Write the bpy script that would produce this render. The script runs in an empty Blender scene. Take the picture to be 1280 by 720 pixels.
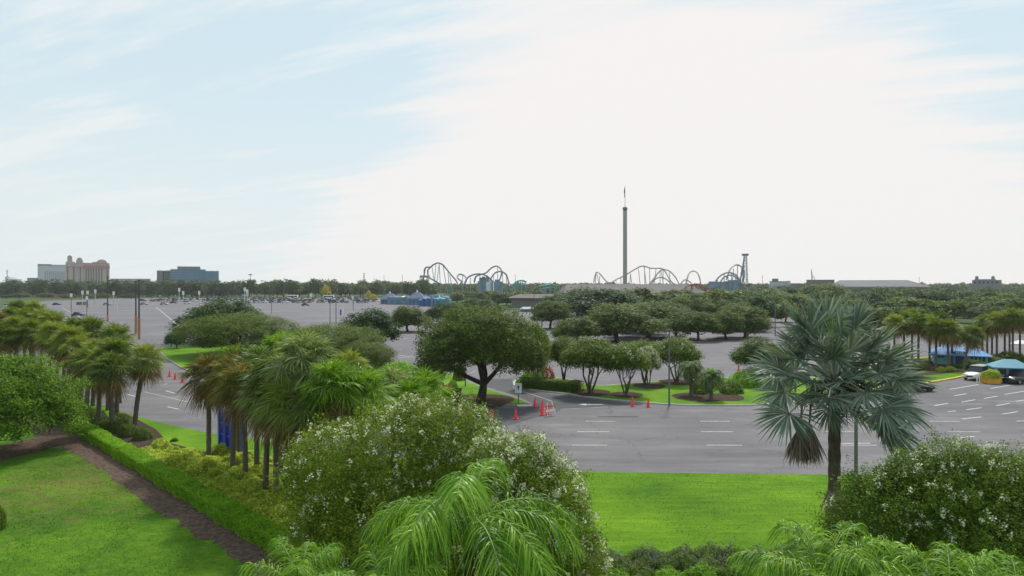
import bpy, math, random
import numpy as np
from mathutils import Vector, Matrix

S = bpy.context.scene
COL = S.collection
random.seed(7)
RNG = np.random.default_rng(11)
H, F, HZ = 12.0, 870.0, 355.0          # camera height, focal length and horizon row (in photo pixels)
R = math.radians

def G(px, py):                          # ground point seen at a photo pixel
    d = H * F / (py - HZ)
    return ((px - 640) * d / F, d)
def X(px, d): return (px - 640) * d / F
def Z(py, d): return H - (py - HZ) * d / F

# ------------------------------------------------------------------ objects
def tag(o, label=None, cat=None, group=None, kind=None):
    if label: o['label'] = label
    if cat: o['category'] = cat
    if group: o['group'] = group
    if kind: o['kind'] = kind
    return o
def empty(name, loc, label=None, cat=None, group=None, rz=0.0, kind=None):
    o = bpy.data.objects.new(name, None); COL.objects.link(o)
    o.location = loc; o.rotation_euler = (0, 0, rz); o.empty_display_size = .3
    return tag(o, label, cat, group, kind)
def link(name, me, parent=None, loc=(0, 0, 0)):
    o = bpy.data.objects.new(name, me); COL.objects.link(o); o.location = loc
    if parent is not None: o.parent = parent
    return o
def copy_tree(o, parent=None):
    c = o.copy(); COL.objects.link(c)
    if parent is not None: c.parent = parent
    for k in ('label', 'category', 'group'):
        if parent is None and k in c: del c[k]
    for ch in list(o.children): copy_tree(ch, c)
    return c

def mesh_np(name, V, Fq, mats, mi=None, smooth=False):
    V = np.ascontiguousarray(V, dtype=np.float32); Fq = np.ascontiguousarray(Fq, dtype=np.int32)
    me = bpy.data.meshes.new(name)
    n, m, k = len(V), len(Fq), Fq.shape[1]
    me.vertices.add(n); me.vertices.foreach_set('co', V.ravel())
    me.loops.add(m * k); me.loops.foreach_set('vertex_index', Fq.ravel())
    me.polygons.add(m)
    me.polygons.foreach_set('loop_start', np.arange(0, m * k, k, dtype=np.int32))
    me.polygons.foreach_set('loop_total', np.full(m, k, dtype=np.int32))
    for mt in (mats if isinstance(mats, (list, tuple)) else [mats]): me.materials.append(mt)
    if mi is not None: me.polygons.foreach_set('material_index', np.ascontiguousarray(mi, dtype=np.int32))
    if smooth: me.polygons.foreach_set('use_smooth', np.ones(m, dtype=bool))
    me.update(calc_edges=True)
    return me
class NB:                               # numpy quad buffer
    def __init__(s): s.V = []; s.F = []; s.M = []; s.n = 0
    def add(s, V, Fq, m=0):
        if len(V) == 0: return
        s.V.append(V); s.F.append(Fq + s.n); s.M.append(np.full(len(Fq), m)); s.n += len(V)
    def mesh(s, name, mats, smooth=False):
        return mesh_np(name, np.concatenate(s.V), np.concatenate(s.F), mats, np.concatenate(s.M), smooth)
class MB:                               # small mesh of boxes, prisms, polygons
    def __init__(s): s.v = []; s.f = []; s.m = []
    def face(s, pts, m=0):
        b = len(s.v); s.v += [tuple(p) for p in pts]; s.f.append(tuple(range(b, b + len(pts)))); s.m.append(m)
    def box(s, x0, x1, y0, y1, z0, z1, m=0):
        b = len(s.v)
        s.v += [(x0,y0,z0),(x1,y0,z0),(x1,y1,z0),(x0,y1,z0),(x0,y0,z1),(x1,y0,z1),(x1,y1,z1),(x0,y1,z1)]
        for q in ((0,3,2,1),(4,5,6,7),(0,1,5,4),(1,2,6,5),(2,3,7,6),(3,0,4,7)):
            s.f.append(tuple(b + i for i in q)); s.m.append(m)
        return s
    def lathe(s, prof, n=12, c=(0, 0), m=0):
        b = len(s.v)
        for r, z in prof:
            for i in range(n):
                a = 2 * math.pi * i / n; s.v.append((c[0] + r * math.cos(a), c[1] + r * math.sin(a), z))
        for j in range(len(prof) - 1):
            for i in range(n):
                k = (i + 1) % n
                s.f.append((b + j*n + i, b + j*n + k, b + (j+1)*n + k, b + (j+1)*n + i)); s.m.append(m)
        s.f.append(tuple(b + (len(prof)-1)*n + i for i in range(n))); s.m.append(m)
        return s
    def prism(s, prof, y0, y1, m=0):    # profile in x,z, extruded over y
        b = len(s.v); n = len(prof)
        s.v += [(x, y0, z) for x, z in prof] + [(x, y1, z) for x, z in prof]
        s.f.append(tuple(b + i for i in range(n))); s.m.append(m)
        s.f.append(tuple(b + n + i for i in reversed(range(n)))); s.m.append(m)
        for i in range(n):
            k = (i + 1) % n; s.f.append((b + i, b + n + i, b + n + k, b + k)); s.m.append(m)
        return s
    def mesh(s, name, mats, smooth=False, bevel=0):
        me = bpy.data.meshes.new(name); me.from_pydata(s.v, [], s.f)
        for mt in (mats if isinstance(mats, (list, tuple)) else [mats]): me.materials.append(mt)
        me.polygons.foreach_set('material_index', s.m)
        if bevel:
            import bmesh
            bm = bmesh.new(); bm.from_mesh(me); bmesh.ops.recalc_face_normals(bm, faces=bm.faces)
            bmesh.ops.bevel(bm, geom=list(bm.edges), offset=bevel, segments=2, affect='EDGES', clamp_overlap=True)
            bm.to_mesh(me); bm.free()
        else:
            import bmesh
            bm = bmesh.new(); bm.from_mesh(me); bmesh.ops.recalc_face_normals(bm, faces=bm.faces); bm.to_mesh(me); bm.free()
        if smooth: me.polygons.foreach_set('use_smooth', [True] * len(me.polygons))
        me.update(); return me
    def build(s, name, mats, parent=None, loc=(0, 0, 0), **k):
        return link(name, s.mesh(name, mats, **k), parent, loc)

# ------------------------------------------------------------------ materials
def newmat(name):
    m = bpy.data.materials.new(name); m.use_nodes = True
    nt = m.node_tree; nt.nodes.clear(); o = nt.nodes.new('ShaderNodeOutputMaterial')
    return m, nt, o
def N(nt, t, **k):
    n = nt.nodes.new(t)
    for a, b in k.items(): setattr(n, a, b)
    return n
def ramp(nt, fac, stops):
    r = N(nt, 'ShaderNodeValToRGB'); e = r.color_ramp.elements
    while len(e) < len(stops): e.new(.5)
    for i, (p, c) in enumerate(stops): e[i].position = p; e[i].color = (*c, 1)
    nt.links.new(fac, r.inputs[0]); return r.outputs[0]
def noise(nt, vec, scale, detail=4, rough=.55):
    n = N(nt, 'ShaderNodeTexNoise'); n.inputs['Scale'].default_value = scale
    n.inputs['Detail'].default_value = detail; n.inputs['Roughness'].default_value = rough
    nt.links.new(vec, n.inputs['Vector']); return n.outputs['Fac']
def mixc(nt, f, a, b, mode='MIX'):
    m = N(nt, 'ShaderNodeMix', data_type='RGBA', blend_type=mode)
    for s, v in ((m.inputs[0], f), (m.inputs[6], a), (m.inputs[7], b)):
        if hasattr(v, 'is_output'): nt.links.new(v, s)
        elif isinstance(v, (int, float)): s.default_value = v
        else: s.default_value = (*v, 1)
    return m.outputs[2]
def coords(nt, obj=True, scale=(1, 1, 1), rot=(0, 0, 0)):
    if obj: c = N(nt, 'ShaderNodeTexCoord').outputs['Object']
    else: c = N(nt, 'ShaderNodeNewGeometry').outputs['Position']
    mp = N(nt, 'ShaderNodeMapping'); mp.inputs['Scale'].default_value = scale; mp.inputs['Rotation'].default_value = rot
    nt.links.new(c, mp.inputs[0]); return mp.outputs[0]
def plain(name, col, rough=.6, metal=0.0, var=.12, scale=3.0, spec=.4):
    m, nt, o = newmat(name); b = N(nt, 'ShaderNodeBsdfPrincipled')
    v = coords(nt, False); f = noise(nt, v, scale)
    c = ramp(nt, f, [(.3, tuple(x * (1 - var) for x in col)), (.7, tuple(min(1, x * (1 + var)) for x in col))])
    nt.links.new(c, b.inputs['Base Color']); b.inputs['Roughness'].default_value = rough
    b.inputs['Metallic'].default_value = metal; b.inputs['Specular IOR Level'].default_value = spec
    nt.links.new(b.outputs[0], o.inputs[0]); return m
LG = (1.40, 1.32, .95)
def leafmat(name, cols, trans=.42, rough=.55, objvar=.0, patch=.5, spec=.3, patch_scale=.45, gain=True):
    """cols: list of 3 colours from deep to fresh; each leaf picks its own, larger patches of the crown differ too."""
    m, nt, o = newmat(name)
    g = N(nt, 'ShaderNodeNewGeometry'); oi = N(nt, 'ShaderNodeObjectInfo')
    v = coords(nt, False); nz = noise(nt, v, patch_scale, 3)
    a = N(nt, 'ShaderNodeMath', operation='MULTIPLY_ADD'); nt.links.new(nz, a.inputs[0])
    a.inputs[1].default_value = patch * 2; a.inputs[2].default_value = -patch
    b = N(nt, 'ShaderNodeMath', operation='ADD'); nt.links.new(g.outputs['Random Per Island'], b.inputs[0]); nt.links.new(a.outputs[0], b.inputs[1])
    oo = N(nt, 'ShaderNodeMath', operation='MULTIPLY_ADD'); nt.links.new(oi.outputs['Random'], oo.inputs[0])
    oo.inputs[1].default_value = objvar; oo.inputs[2].default_value = -objvar / 2
    c2 = N(nt, 'ShaderNodeMath', operation='ADD', use_clamp=True); nt.links.new(b.outputs[0], c2.inputs[0]); nt.links.new(oo.outputs[0], c2.inputs[1])
    n = len(cols); spec *= .5; cols = [(min(.8, q[0] * LG[0]), min(.8, q[1] * LG[1]), q[2] * LG[2]) if gain else q for q in cols]
    c = ramp(nt, c2.outputs[0], [(i / (n - 1), cc) for i, cc in enumerate(cols)])
    p = N(nt, 'ShaderNodeBsdfPrincipled'); nt.links.new(c, p.inputs['Base Color'])
    p.inputs['Roughness'].default_value = rough; p.inputs['Specular IOR Level'].default_value = spec
    t = N(nt, 'ShaderNodeBsdfTranslucent')
    tc = mixc(nt, .55, c, (.25, .42, .02), 'MIX') if trans > .01 else c
    tc = mixc(nt, .5, c, mixc(nt, 1.0, c, (1.55, 1.45, .6), 'MULTIPLY'))
    nt.links.new(tc, t.inputs[0])
    mx = N(nt, 'ShaderNodeMixShader'); mx.inputs[0].default_value = trans
    nt.links.new(p.outputs[0], mx.inputs[1]); nt.links.new(t.outputs[0], mx.inputs[2]); nt.links.new(mx.outputs[0], o.inputs[0])
    return m

def grassmat(name, cols, brown=0.0, brown_at=None, streak=True):
    m, nt, o = newmat(name); p = N(nt, 'ShaderNodeBsdfPrincipled')
    v = coords(nt, False); vs = coords(nt, False, (.22, 1.7, 1))
    f1 = noise(nt, v, .16, 4, .5); f2 = noise(nt, vs if streak else v, 1.4, 6, .75); f3 = noise(nt, coords(nt, False, (.5, 2.2, 1)) if streak else v, 4, 5, .85)
    a = N(nt, 'ShaderNodeMath', operation='MULTIPLY_ADD'); nt.links.new(f2, a.inputs[0]); a.inputs[1].default_value = .75; nt.links.new(f1, a.inputs[2])
    b = N(nt, 'ShaderNodeMath', operation='MULTIPLY_ADD'); nt.links.new(f3, b.inputs[0]); b.inputs[1].default_value = .6; nt.links.new(a.outputs[0], b.inputs[2])
    s = N(nt, 'ShaderNodeMath', operation='MULTIPLY'); nt.links.new(b.outputs[0], s.inputs[0]); s.inputs[1].default_value = .425
    c = ramp(nt, s.outputs[0], [(.38, cols[0]), (.5, cols[1]), (.62, cols[2])])
    if brown:
        sep = N(nt, 'ShaderNodeVectorMath', operation='DISTANCE'); geo = N(nt, 'ShaderNodeNewGeometry')
        nt.links.new(geo.outputs['Position'], sep.inputs[0]); sep.inputs[1].default_value = (*brown_at, 0)
        mr = N(nt, 'ShaderNodeMapRange'); nt.links.new(sep.outputs['Value'], mr.inputs[0])
        mr.inputs[1].default_value = 2; mr.inputs[2].default_value = 11; mr.inputs[3].default_value = .24; mr.inputs[4].default_value = .0
        f4 = noise(nt, coords(nt, False, (1, 1, 1)), .75, 6, .72)
        ad = N(nt, 'ShaderNodeMath', operation='ADD'); nt.links.new(f4, ad.inputs[0]); nt.links.new(mr.outputs[0], ad.inputs[1])
        bf = N(nt, 'ShaderNodeMapRange'); nt.links.new(ad.outputs[0], bf.inputs[0]); bf.inputs[1].default_value = .58; bf.inputs[2].default_value = .82
        bf.inputs[4].default_value = brown
        c = mixc(nt, bf.outputs[0], c, (.16, .12, .045))
    nt.links.new(c, p.inputs['Base Color']); p.inputs['Roughness'].default_value = .9; p.inputs['Specular IOR Level'].default_value = .1
    bp = N(nt, 'ShaderNodeBump'); bp.inputs['Strength'].default_value = .5; bp.inputs['Distance'].default_value = .1
    nt.links.new(noise(nt, v, 14, 4, .8), bp.inputs['Height']); nt.links.new(bp.outputs[0], p.inputs['Normal'])
    nt.links.new(p.outputs[0], o.inputs[0]); return m

def asphalt(name, lo, mid, hi, streak=True):
    m, nt, o = newmat(name); p = N(nt, 'ShaderNodeBsdfPrincipled')
    v = coords(nt, False); vs = coords(nt, False, (.07, .55, 1))
    f1 = noise(nt, v, .05, 4, .6); f2 = noise(nt, vs if streak else v, .9, 6, .65); f3 = noise(nt, v, 3, 5, .8)
    a = N(nt, 'ShaderNodeMath', operation='MULTIPLY_ADD'); nt.links.new(f2, a.inputs[0]); a.inputs[1].default_value = .9; nt.links.new(f1, a.inputs[2])
    b = N(nt, 'ShaderNodeMath', operation='MULTIPLY_ADD'); nt.links.new(f3, b.inputs[0]); b.inputs[1].default_value = .3; nt.links.new(a.outputs[0], b.inputs[2])
    s = N(nt, 'ShaderNodeMath', operation='MULTIPLY'); nt.links.new(b.outputs[0], s.inputs[0]); s.inputs[1].default_value = .45
    c = ramp(nt, s.outputs[0], [(.36, lo), (.5, mid), (.64, hi)])
    # cracks and sealed joints
    vo = N(nt, 'ShaderNodeTexVoronoi', feature='DISTANCE_TO_EDGE'); vo.inputs['Scale'].default_value = .11
    wv = N(nt, 'ShaderNodeVectorMath', operation='ADD'); nn = N(nt, 'ShaderNodeTexNoise'); nn.inputs['Scale'].default_value = .5
    nt.links.new(v, nn.inputs['Vector']); nt.links.new(v, wv.inputs[0]); sc = N(nt, 'ShaderNodeVectorMath', operation='SCALE'); sc.inputs['Scale'].default_value = 3
    nt.links.new(nn.outputs['Color'], sc.inputs[0]); nt.links.new(sc.outputs[0], wv.inputs[1]); nt.links.new(wv.outputs[0], vo.inputs['Vector'])
    lt = N(nt, 'ShaderNodeMath', operation='LESS_THAN'); nt.links.new(vo.outputs['Distance'], lt.inputs[0]); lt.inputs[1].default_value = .006
    ml = N(nt, 'ShaderNodeMath', operation='MULTIPLY'); nt.links.new(lt.outputs[0], ml.inputs[0]); ml.inputs[1].default_value = .3
    c = mixc(nt, ml.outputs[0], c, (.03, .03, .032))
    st_ = N(nt, 'ShaderNodeMapRange', interpolation_type='SMOOTHSTEP'); nt.links.new(noise(nt, v, .75, 3, .6), st_.inputs[0]); st_.inputs[1].default_value = .60; st_.inputs[2].default_value = .76; st_.inputs[4].default_value = .42
    c = mixc(nt, st_.outputs[0], c, (.055, .053, .056))
    lg = N(nt, 'ShaderNodeMapRange', interpolation_type='SMOOTHSTEP'); nt.links.new(noise(nt, coords(nt, False, (.5, 1.2, 1)), .22, 5, .65), lg.inputs[0]); lg.inputs[1].default_value = .54; lg.inputs[2].default_value = .72; lg.inputs[4].default_value = .45
    c = mixc(nt, lg.outputs[0], c, tuple(min(1, q * 1.25) for q in hi))
    nt.links.new(c, p.inputs['Base Color']); p.inputs['Roughness'].default_value = .85; p.inputs['Specular IOR Level'].default_value = .25
    nt.links.new(p.outputs[0], o.inputs[0]); return m

def mulchmat(name, a, b, scale=6):
    m, nt, o = newmat(name); p = N(nt, 'ShaderNodeBsdfPrincipled'); v = coords(nt, False)
    f = noise(nt, v, scale, 6, .8); f2 = noise(nt, v, .4, 3)
    c = mixc(nt, f2, ramp(nt, f, [(.35, a), (.65, b)]), ramp(nt, f, [(.35, tuple(x * .7 for x in a)), (.7, tuple(x * 1.25 for x in b))]))
    nt.links.new(c, p.inputs['Base Color']); p.inputs['Roughness'].default_value = 1; p.inputs['Specular IOR Level'].default_value = .05
    bp = N(nt, 'ShaderNodeBump'); bp.inputs['Distance'].default_value = .12; nt.links.new(f, bp.inputs['Height']); nt.links.new(bp.outputs[0], p.inputs['Normal'])
    nt.links.new(p.outputs[0], o.inputs[0]); return m
def barkmat(name, a, b, ring=0.0):
    m, nt, o = newmat(name); p = N(nt, 'ShaderNodeBsdfPrincipled'); v = coords(nt, True, (1, 1, .35) if not ring else (1, 1, 3))
    f = noise(nt, v, 7, 5, .7); c = ramp(nt, f, [(.3, a), (.7, b)])
    nt.links.new(c, p.inputs['Base Color']); p.inputs['Roughness'].default_value = .95; p.inputs['Specular IOR Level'].default_value = .1
    bp = N(nt, 'ShaderNodeBump'); bp.inputs['Distance'].default_value = .08; nt.links.new(f, bp.inputs['Height']); nt.links.new(bp.outputs[0], p.inputs['Normal'])
    nt.links.new(p.outputs[0], o.inputs[0]); return m

M = {}
M['lawn'] = grassmat('lawn_grass', [(.042, .125, .004), (.092, .205, .006), (.165, .305, .012)])
M['lawn_left'] = grassmat('worn_lawn_grass', [(.030, .090, .006), (.070, .165, .008), (.140, .270, .012)], brown=.6, brown_at=G(110, 605), streak=False)
M['verge'] = grassmat('rough_ground', [(.035, .06, .018), (.05, .085, .025), (.075, .11, .035)], streak=False)
M['asphalt'] = asphalt('weathered_asphalt', (.088, .086, .094), (.128, .123, .131), (.200, .190, .195))
M['asphalt_lot'] = asphalt('parking_asphalt', (.098, .094, .108), (.130, .124, .138), (.180, .172, .180))
M['asphalt_new'] = asphalt('dark_asphalt', (.050, .050, .057), (.066, .066, .074), (.095, .094, .10), False)
M['asphalt_patch'] = asphalt('patched_asphalt', (.080, .078, .086), (.110, .106, .114), (.150, .145, .15))
M['paint'] = plain('white_road_paint', (.42, .42, .415), .7, var=.3)
M['paint_worn'] = plain('worn_road_paint', (.36, .355, .355), .8, var=.25, scale=.6)
M['paint_worn2'] = plain('very_worn_paint', (.22, .215, .225), .8, var=.2, scale=.6)
M['kerb'] = plain('kerb_concrete', (.40, .39, .37), .9, var=.15)
M['kerb_old'] = plain('old_kerb_concrete', (.22, .21, .19), .9, var=.25)
M['kerb_yellow'] = plain('yellow_kerb_paint', (.60, .40, .04), .7, var=.1)
M['mulch'] = mulchmat('brown_mulch', (.060, .041, .032), (.170, .120, .096), 4)
M['mulch_d'] = mulchmat('dark_mulch', (.045, .032, .026), (.10, .072, .055))
M['bark'] = barkmat('oak_bark', (.035, .028, .022), (.085, .07, .055))
M['bark_l'] = barkmat('crape_myrtle_bark', (.08, .062, .048), (.19, .15, .12))
M['palm_bark'] = barkmat('palm_bark', (.08, .066, .055), (.20, .165, .138), 1)
M['queen_bark'] = barkmat('ringed_palm_bark', (.06, .035, .028), (.15, .09, .07), 1)
# leaves
M['oak'] = leafmat('live_oak_leaves', [(.024, .052, .010), (.048, .092, .015), (.110, .155, .028)], objvar=.35, patch=.8, patch_scale=.5)
M['oak_dark'] = leafmat('dark_tree_leaves', [(.012, .036, .012), (.022, .062, .018), (.045, .098, .022)], objvar=.3)
M['oak_olive'] = leafmat('olive_tree_leaves', [(.045, .080, .010), (.070, .115, .014), (.100, .150, .020)], objvar=.3)
M['oak_far'] = leafmat('far_tree_leaves', [(.022, .052, .014), (.050, .095, .020), (.100, .145, .030)], objvar=.9, patch=.7, patch_scale=.25)
M['pine_far'] = leafmat('far_pine_needles', [(.022, .045, .020), (.038, .068, .028), (.065, .095, .034)], objvar=.6)
M['yellow'] = leafmat('yellow_blossom', [(.35, .30, .01), (.50, .45, .01), (.25, .30, .02)], gain=False)
M['lime'] = leafmat('fresh_tree_leaves', [(.022, .070, .006), (.070, .160, .008), (.160, .280, .014)], patch=.9, patch_scale=.8)
M['crape'] = leafmat('crape_myrtle_leaves', [(.035, .075, .010), (.075, .140, .014), (.145, .210, .022)], objvar=.2, patch=.6, patch_scale=.8)
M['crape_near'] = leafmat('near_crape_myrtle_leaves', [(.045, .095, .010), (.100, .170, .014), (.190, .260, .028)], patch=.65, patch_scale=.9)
M['crape_dark'] = leafmat('dark_crape_myrtle_leaves', [(.030, .075, .010), (.065, .130, .014), (.145, .220, .020)], patch=.7, patch_scale=.8)  # deeper green leaf colours of the right-hand crape myrtle
M['flower'] = leafmat('white_blossom', [(.50, .52, .36), (.68, .69, .54), (.78, .78, .68)], trans=.2, patch=.2, gain=False)
M['purple'] = leafmat('purple_blossom', [(.16, .13, .26), (.24, .20, .38), (.30, .27, .46)], trans=.2, gain=False)
M['sabal'] = leafmat('sabal_palm_fronds', [(.035, .065, .012), (.080, .135, .022), (.135, .200, .034), (.19, .235, .065)], objvar=.9, rough=.42, spec=.5, patch=.7, patch_scale=1.2)
M['sabal_pale'] = leafmat('pale_sabal_fronds', [(.070, .125, .040), (.150, .215, .105), (.30, .36, .24)], objvar=.3, rough=.4, spec=.5, patch=.7, patch_scale=1.2)
M['sabal_dry'] = leafmat('drying_sabal_fronds', [(.05, .045, .018), (.10, .105, .028), (.19, .15, .06), (.13, .18, .045)], objvar=.5, rough=.5, patch=.8, patch_scale=1.0)
M['sabal_bright'] = leafmat('bright_sabal_fronds', [(.045, .12, .010), (.11, .23, .016), (.20, .33, .035)], objvar=.3, rough=.4, spec=.5, patch=.7, patch_scale=1.2)
M['sabal_old'] = leafmat('old_palm_fronds', [(.06, .045, .025), (.14, .095, .05), (.24, .18, .09)], trans=.2, patch=.6, patch_scale=1.5)
M['dead'] = leafmat('dead_palm_fronds', [(.12, .088, .072), (.22, .165, .135), (.32, .24, .20)], trans=.1, patch=.3, gain=False)
M['bismarck'] = leafmat('silver_palm_fronds', [(.080, .125, .088), (.165, .220, .165), (.32, .38, .30)], trans=.18, rough=.45, spec=.4, patch=.25, gain=False)
M['bismarck_new'] = leafmat('new_palm_spear', [(.10, .20, .03), (.18, .30, .04), (.25, .36, .07)], trans=.3)
M['queen'] = leafmat('queen_palm_leaflets', [(.030, .09, .010), (.095, .23, .018), (.24, .39, .07)], trans=.36, rough=.42, spec=.5, patch=.7, patch_scale=.8)
M['jelly'] = leafmat('grey_green_palm_leaflets', [(.05, .09, .04), (.085, .14, .06), (.13, .19, .09)], trans=.25, patch=.3)
M['rachis'] = plain('frond_stalk', (.13, .20, .05), .5)
M['hedge'] = leafmat('clipped_hedge_leaves', [(.060, .17, .006), (.13, .30, .010), (.22, .40, .016)], patch=.3)
M['shrub_var'] = leafmat('variegated_shrub_leaves', [(.08, .16, .015), (.26, .38, .035), (.55, .60, .14)], patch=.5, patch_scale=1.2)
M['shrub'] = leafmat('green_shrub_leaves', [(.030, .065, .010), (.060, .110, .014), (.11, .17, .022)], patch=.4)
M['shrub_lime'] = leafmat('lime_shrub_leaves', [(.05, .13, .01), (.10, .23, .015), (.17, .32, .02)], patch=.4)
M['shrub_red'] = leafmat('red_shrub_leaves', [(.12, .02, .015), (.28, .04, .03), (.10, .12, .02)], patch=.4)
M['twig'] = plain('dark_twigs', (.05, .035, .025), .9)

# ------------------------------------------------------------------ geometry kit for plants
def unit(a): return a / np.maximum(np.linalg.norm(a, axis=-1, keepdims=True), 1e-9)
def ribbons(p, d, L, w, g, side, k=3, prof='leaf'):
    n = len(p); t = np.linspace(0, 1, k + 1)
    c = p[:, None, :] + d[:, None, :] * (L[:, None] * t)[..., None]
    c[..., 2] -= (g * L)[:, None] * (t ** 2)[None]
    if prof == 'leaf': pr = np.clip(np.sin(np.pi * (t * .86 + .12)), .04, 1)
    elif prof == 'fan': pr = np.where(t < .55, np.maximum(t / .55, .12), np.maximum((1 - t) / .45, .05))
    elif prof == 'blade': pr = np.maximum(1 - t ** 1.5, .04)
    else: pr = np.ones_like(t)
    wv = (w[:, None] * pr)[..., None] / 2
    sd = side[:, None, :]
    V = np.stack([c - sd * wv, c + sd * wv], 2).reshape(-1, 3)
    b = (np.arange(n) * (k + 1) * 2)[:, None] + (np.arange(k) * 2)[None]
    Fq = np.stack([b, b + 1, b + 3, b + 2], -1).reshape(-1, 4)
    return V, Fq
def tube(pts, rad, n=8):
    pts = np.array(pts, float); rad = np.array(rad, float); k = len(pts)
    tg = unit(np.gradient(pts, axis=0)); ref = np.array([.13, .97, .2]) if abs(tg[0][1]) < .9 else np.array([1., 0, 0])
    a = unit(np.cross(tg, ref)); b = np.cross(tg, a)
    th = np.linspace(0, 2 * np.pi, n, endpoint=False)
    V = (pts[:, None] + rad[:, None, None] * (a[:, None] * np.cos(th)[None, :, None] + b[:, None] * np.sin(th)[None, :, None])).reshape(-1, 3)
    i = np.arange(k - 1)[:, None] * n; j = np.arange(n)[None]
    Fq = np.stack([i + j, i + (j + 1) % n, i + n + (j + 1) % n, i + n + j], -1).reshape(-1, 4)
    return V, Fq
def cards(c, size, rng, up=.5, aspect=.5, outward=None):
    n = len(c); nr = rng.normal(size=(n, 3)); nr[:, 2] = np.abs(nr[:, 2]) + up
    if outward is not None: nr = nr + outward * 1.0
    nr = unit(nr); u = unit(np.cross(nr, rng.normal(size=(n, 3)))); v = np.cross(nr, u)
    s = (size * rng.uniform(.65, 1.3, n))[:, None]
    fold = nr * s * .18
    V = np.stack([c - u * s * .5, c + v * s * aspect * .5 - fold, c + u * s * .5, c - v * s * aspect * .5 - fold], 1).reshape(-1, 3)
    return V, np.arange(n * 4).reshape(-1, 4)
def clumps_on(lobes, n, rng, inner=.25, low=-.35):
    L = np.array(lobes, float); area = (L[:, 3] * L[:, 4] + L[:, 3] * L[:, 5]); pr = area / area.sum()
    out = []; nrm = []
    while sum(len(a) for a in out) < n:
        k = n; li = rng.choice(len(L), k, p=pr); d = unit(rng.normal(size=(k, 3)))
        ok = d[:, 2] > low - rng.uniform(0, .25, k)
        rr = np.where(rng.random(k) < inner, rng.uniform(.3, .8, k), rng.uniform(.84, 1.04, k))
        P = L[li, :3] + d * L[li, 3:6] * rr[:, None]
        q = (P[:, None] - L[None, :, :3]) / L[None, :, 3:6]
        deep = (np.linalg.norm(q, axis=2) < .62).any(1) & (rr > .8)
        ok &= ~deep & (P[:, 2] > .15)
        out.append(P[ok]); nrm.append(d[ok])
    return np.concatenate(out)[:n], np.concatenate(nrm)[:n]
def crown(lobes, ncl, cr, nleaf, size, rng, inner=.25, low=-.35, flat=.6, aspect=.5, up=.5):
    C, Nn = clumps_on(lobes, ncl, rng, inner, low)
    sz = cr * rng.uniform(.6, 1.35, ncl)
    P = np.repeat(C, nleaf, 0) + rng.normal(size=(ncl * nleaf, 3)) * np.repeat(sz, nleaf)[:, None] * np.array([.5, .5, .5 * max(flat, .75)])
    V, Fq = cards(P, size, rng, up=up, aspect=aspect, outward=np.repeat(Nn, nleaf, 0))
    return V, Fq, C, Nn
def limb(nb, a, b, r0, r1, rng, bend=.15, n=6, k=5):
    a = np.array(a, float); b = np.array(b, float); L = np.linalg.norm(b - a); t = np.linspace(0, 1, k)
    off = rng.normal(size=3) * L * bend; P = a + (b - a) * t[:, None] + off * (np.sin(np.pi * t))[:, None]
    P[:, 2] -= .0; V, Fq = tube(P, r0 + (r1 - r0) * t, n); nb.add(V, Fq); return P

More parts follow.
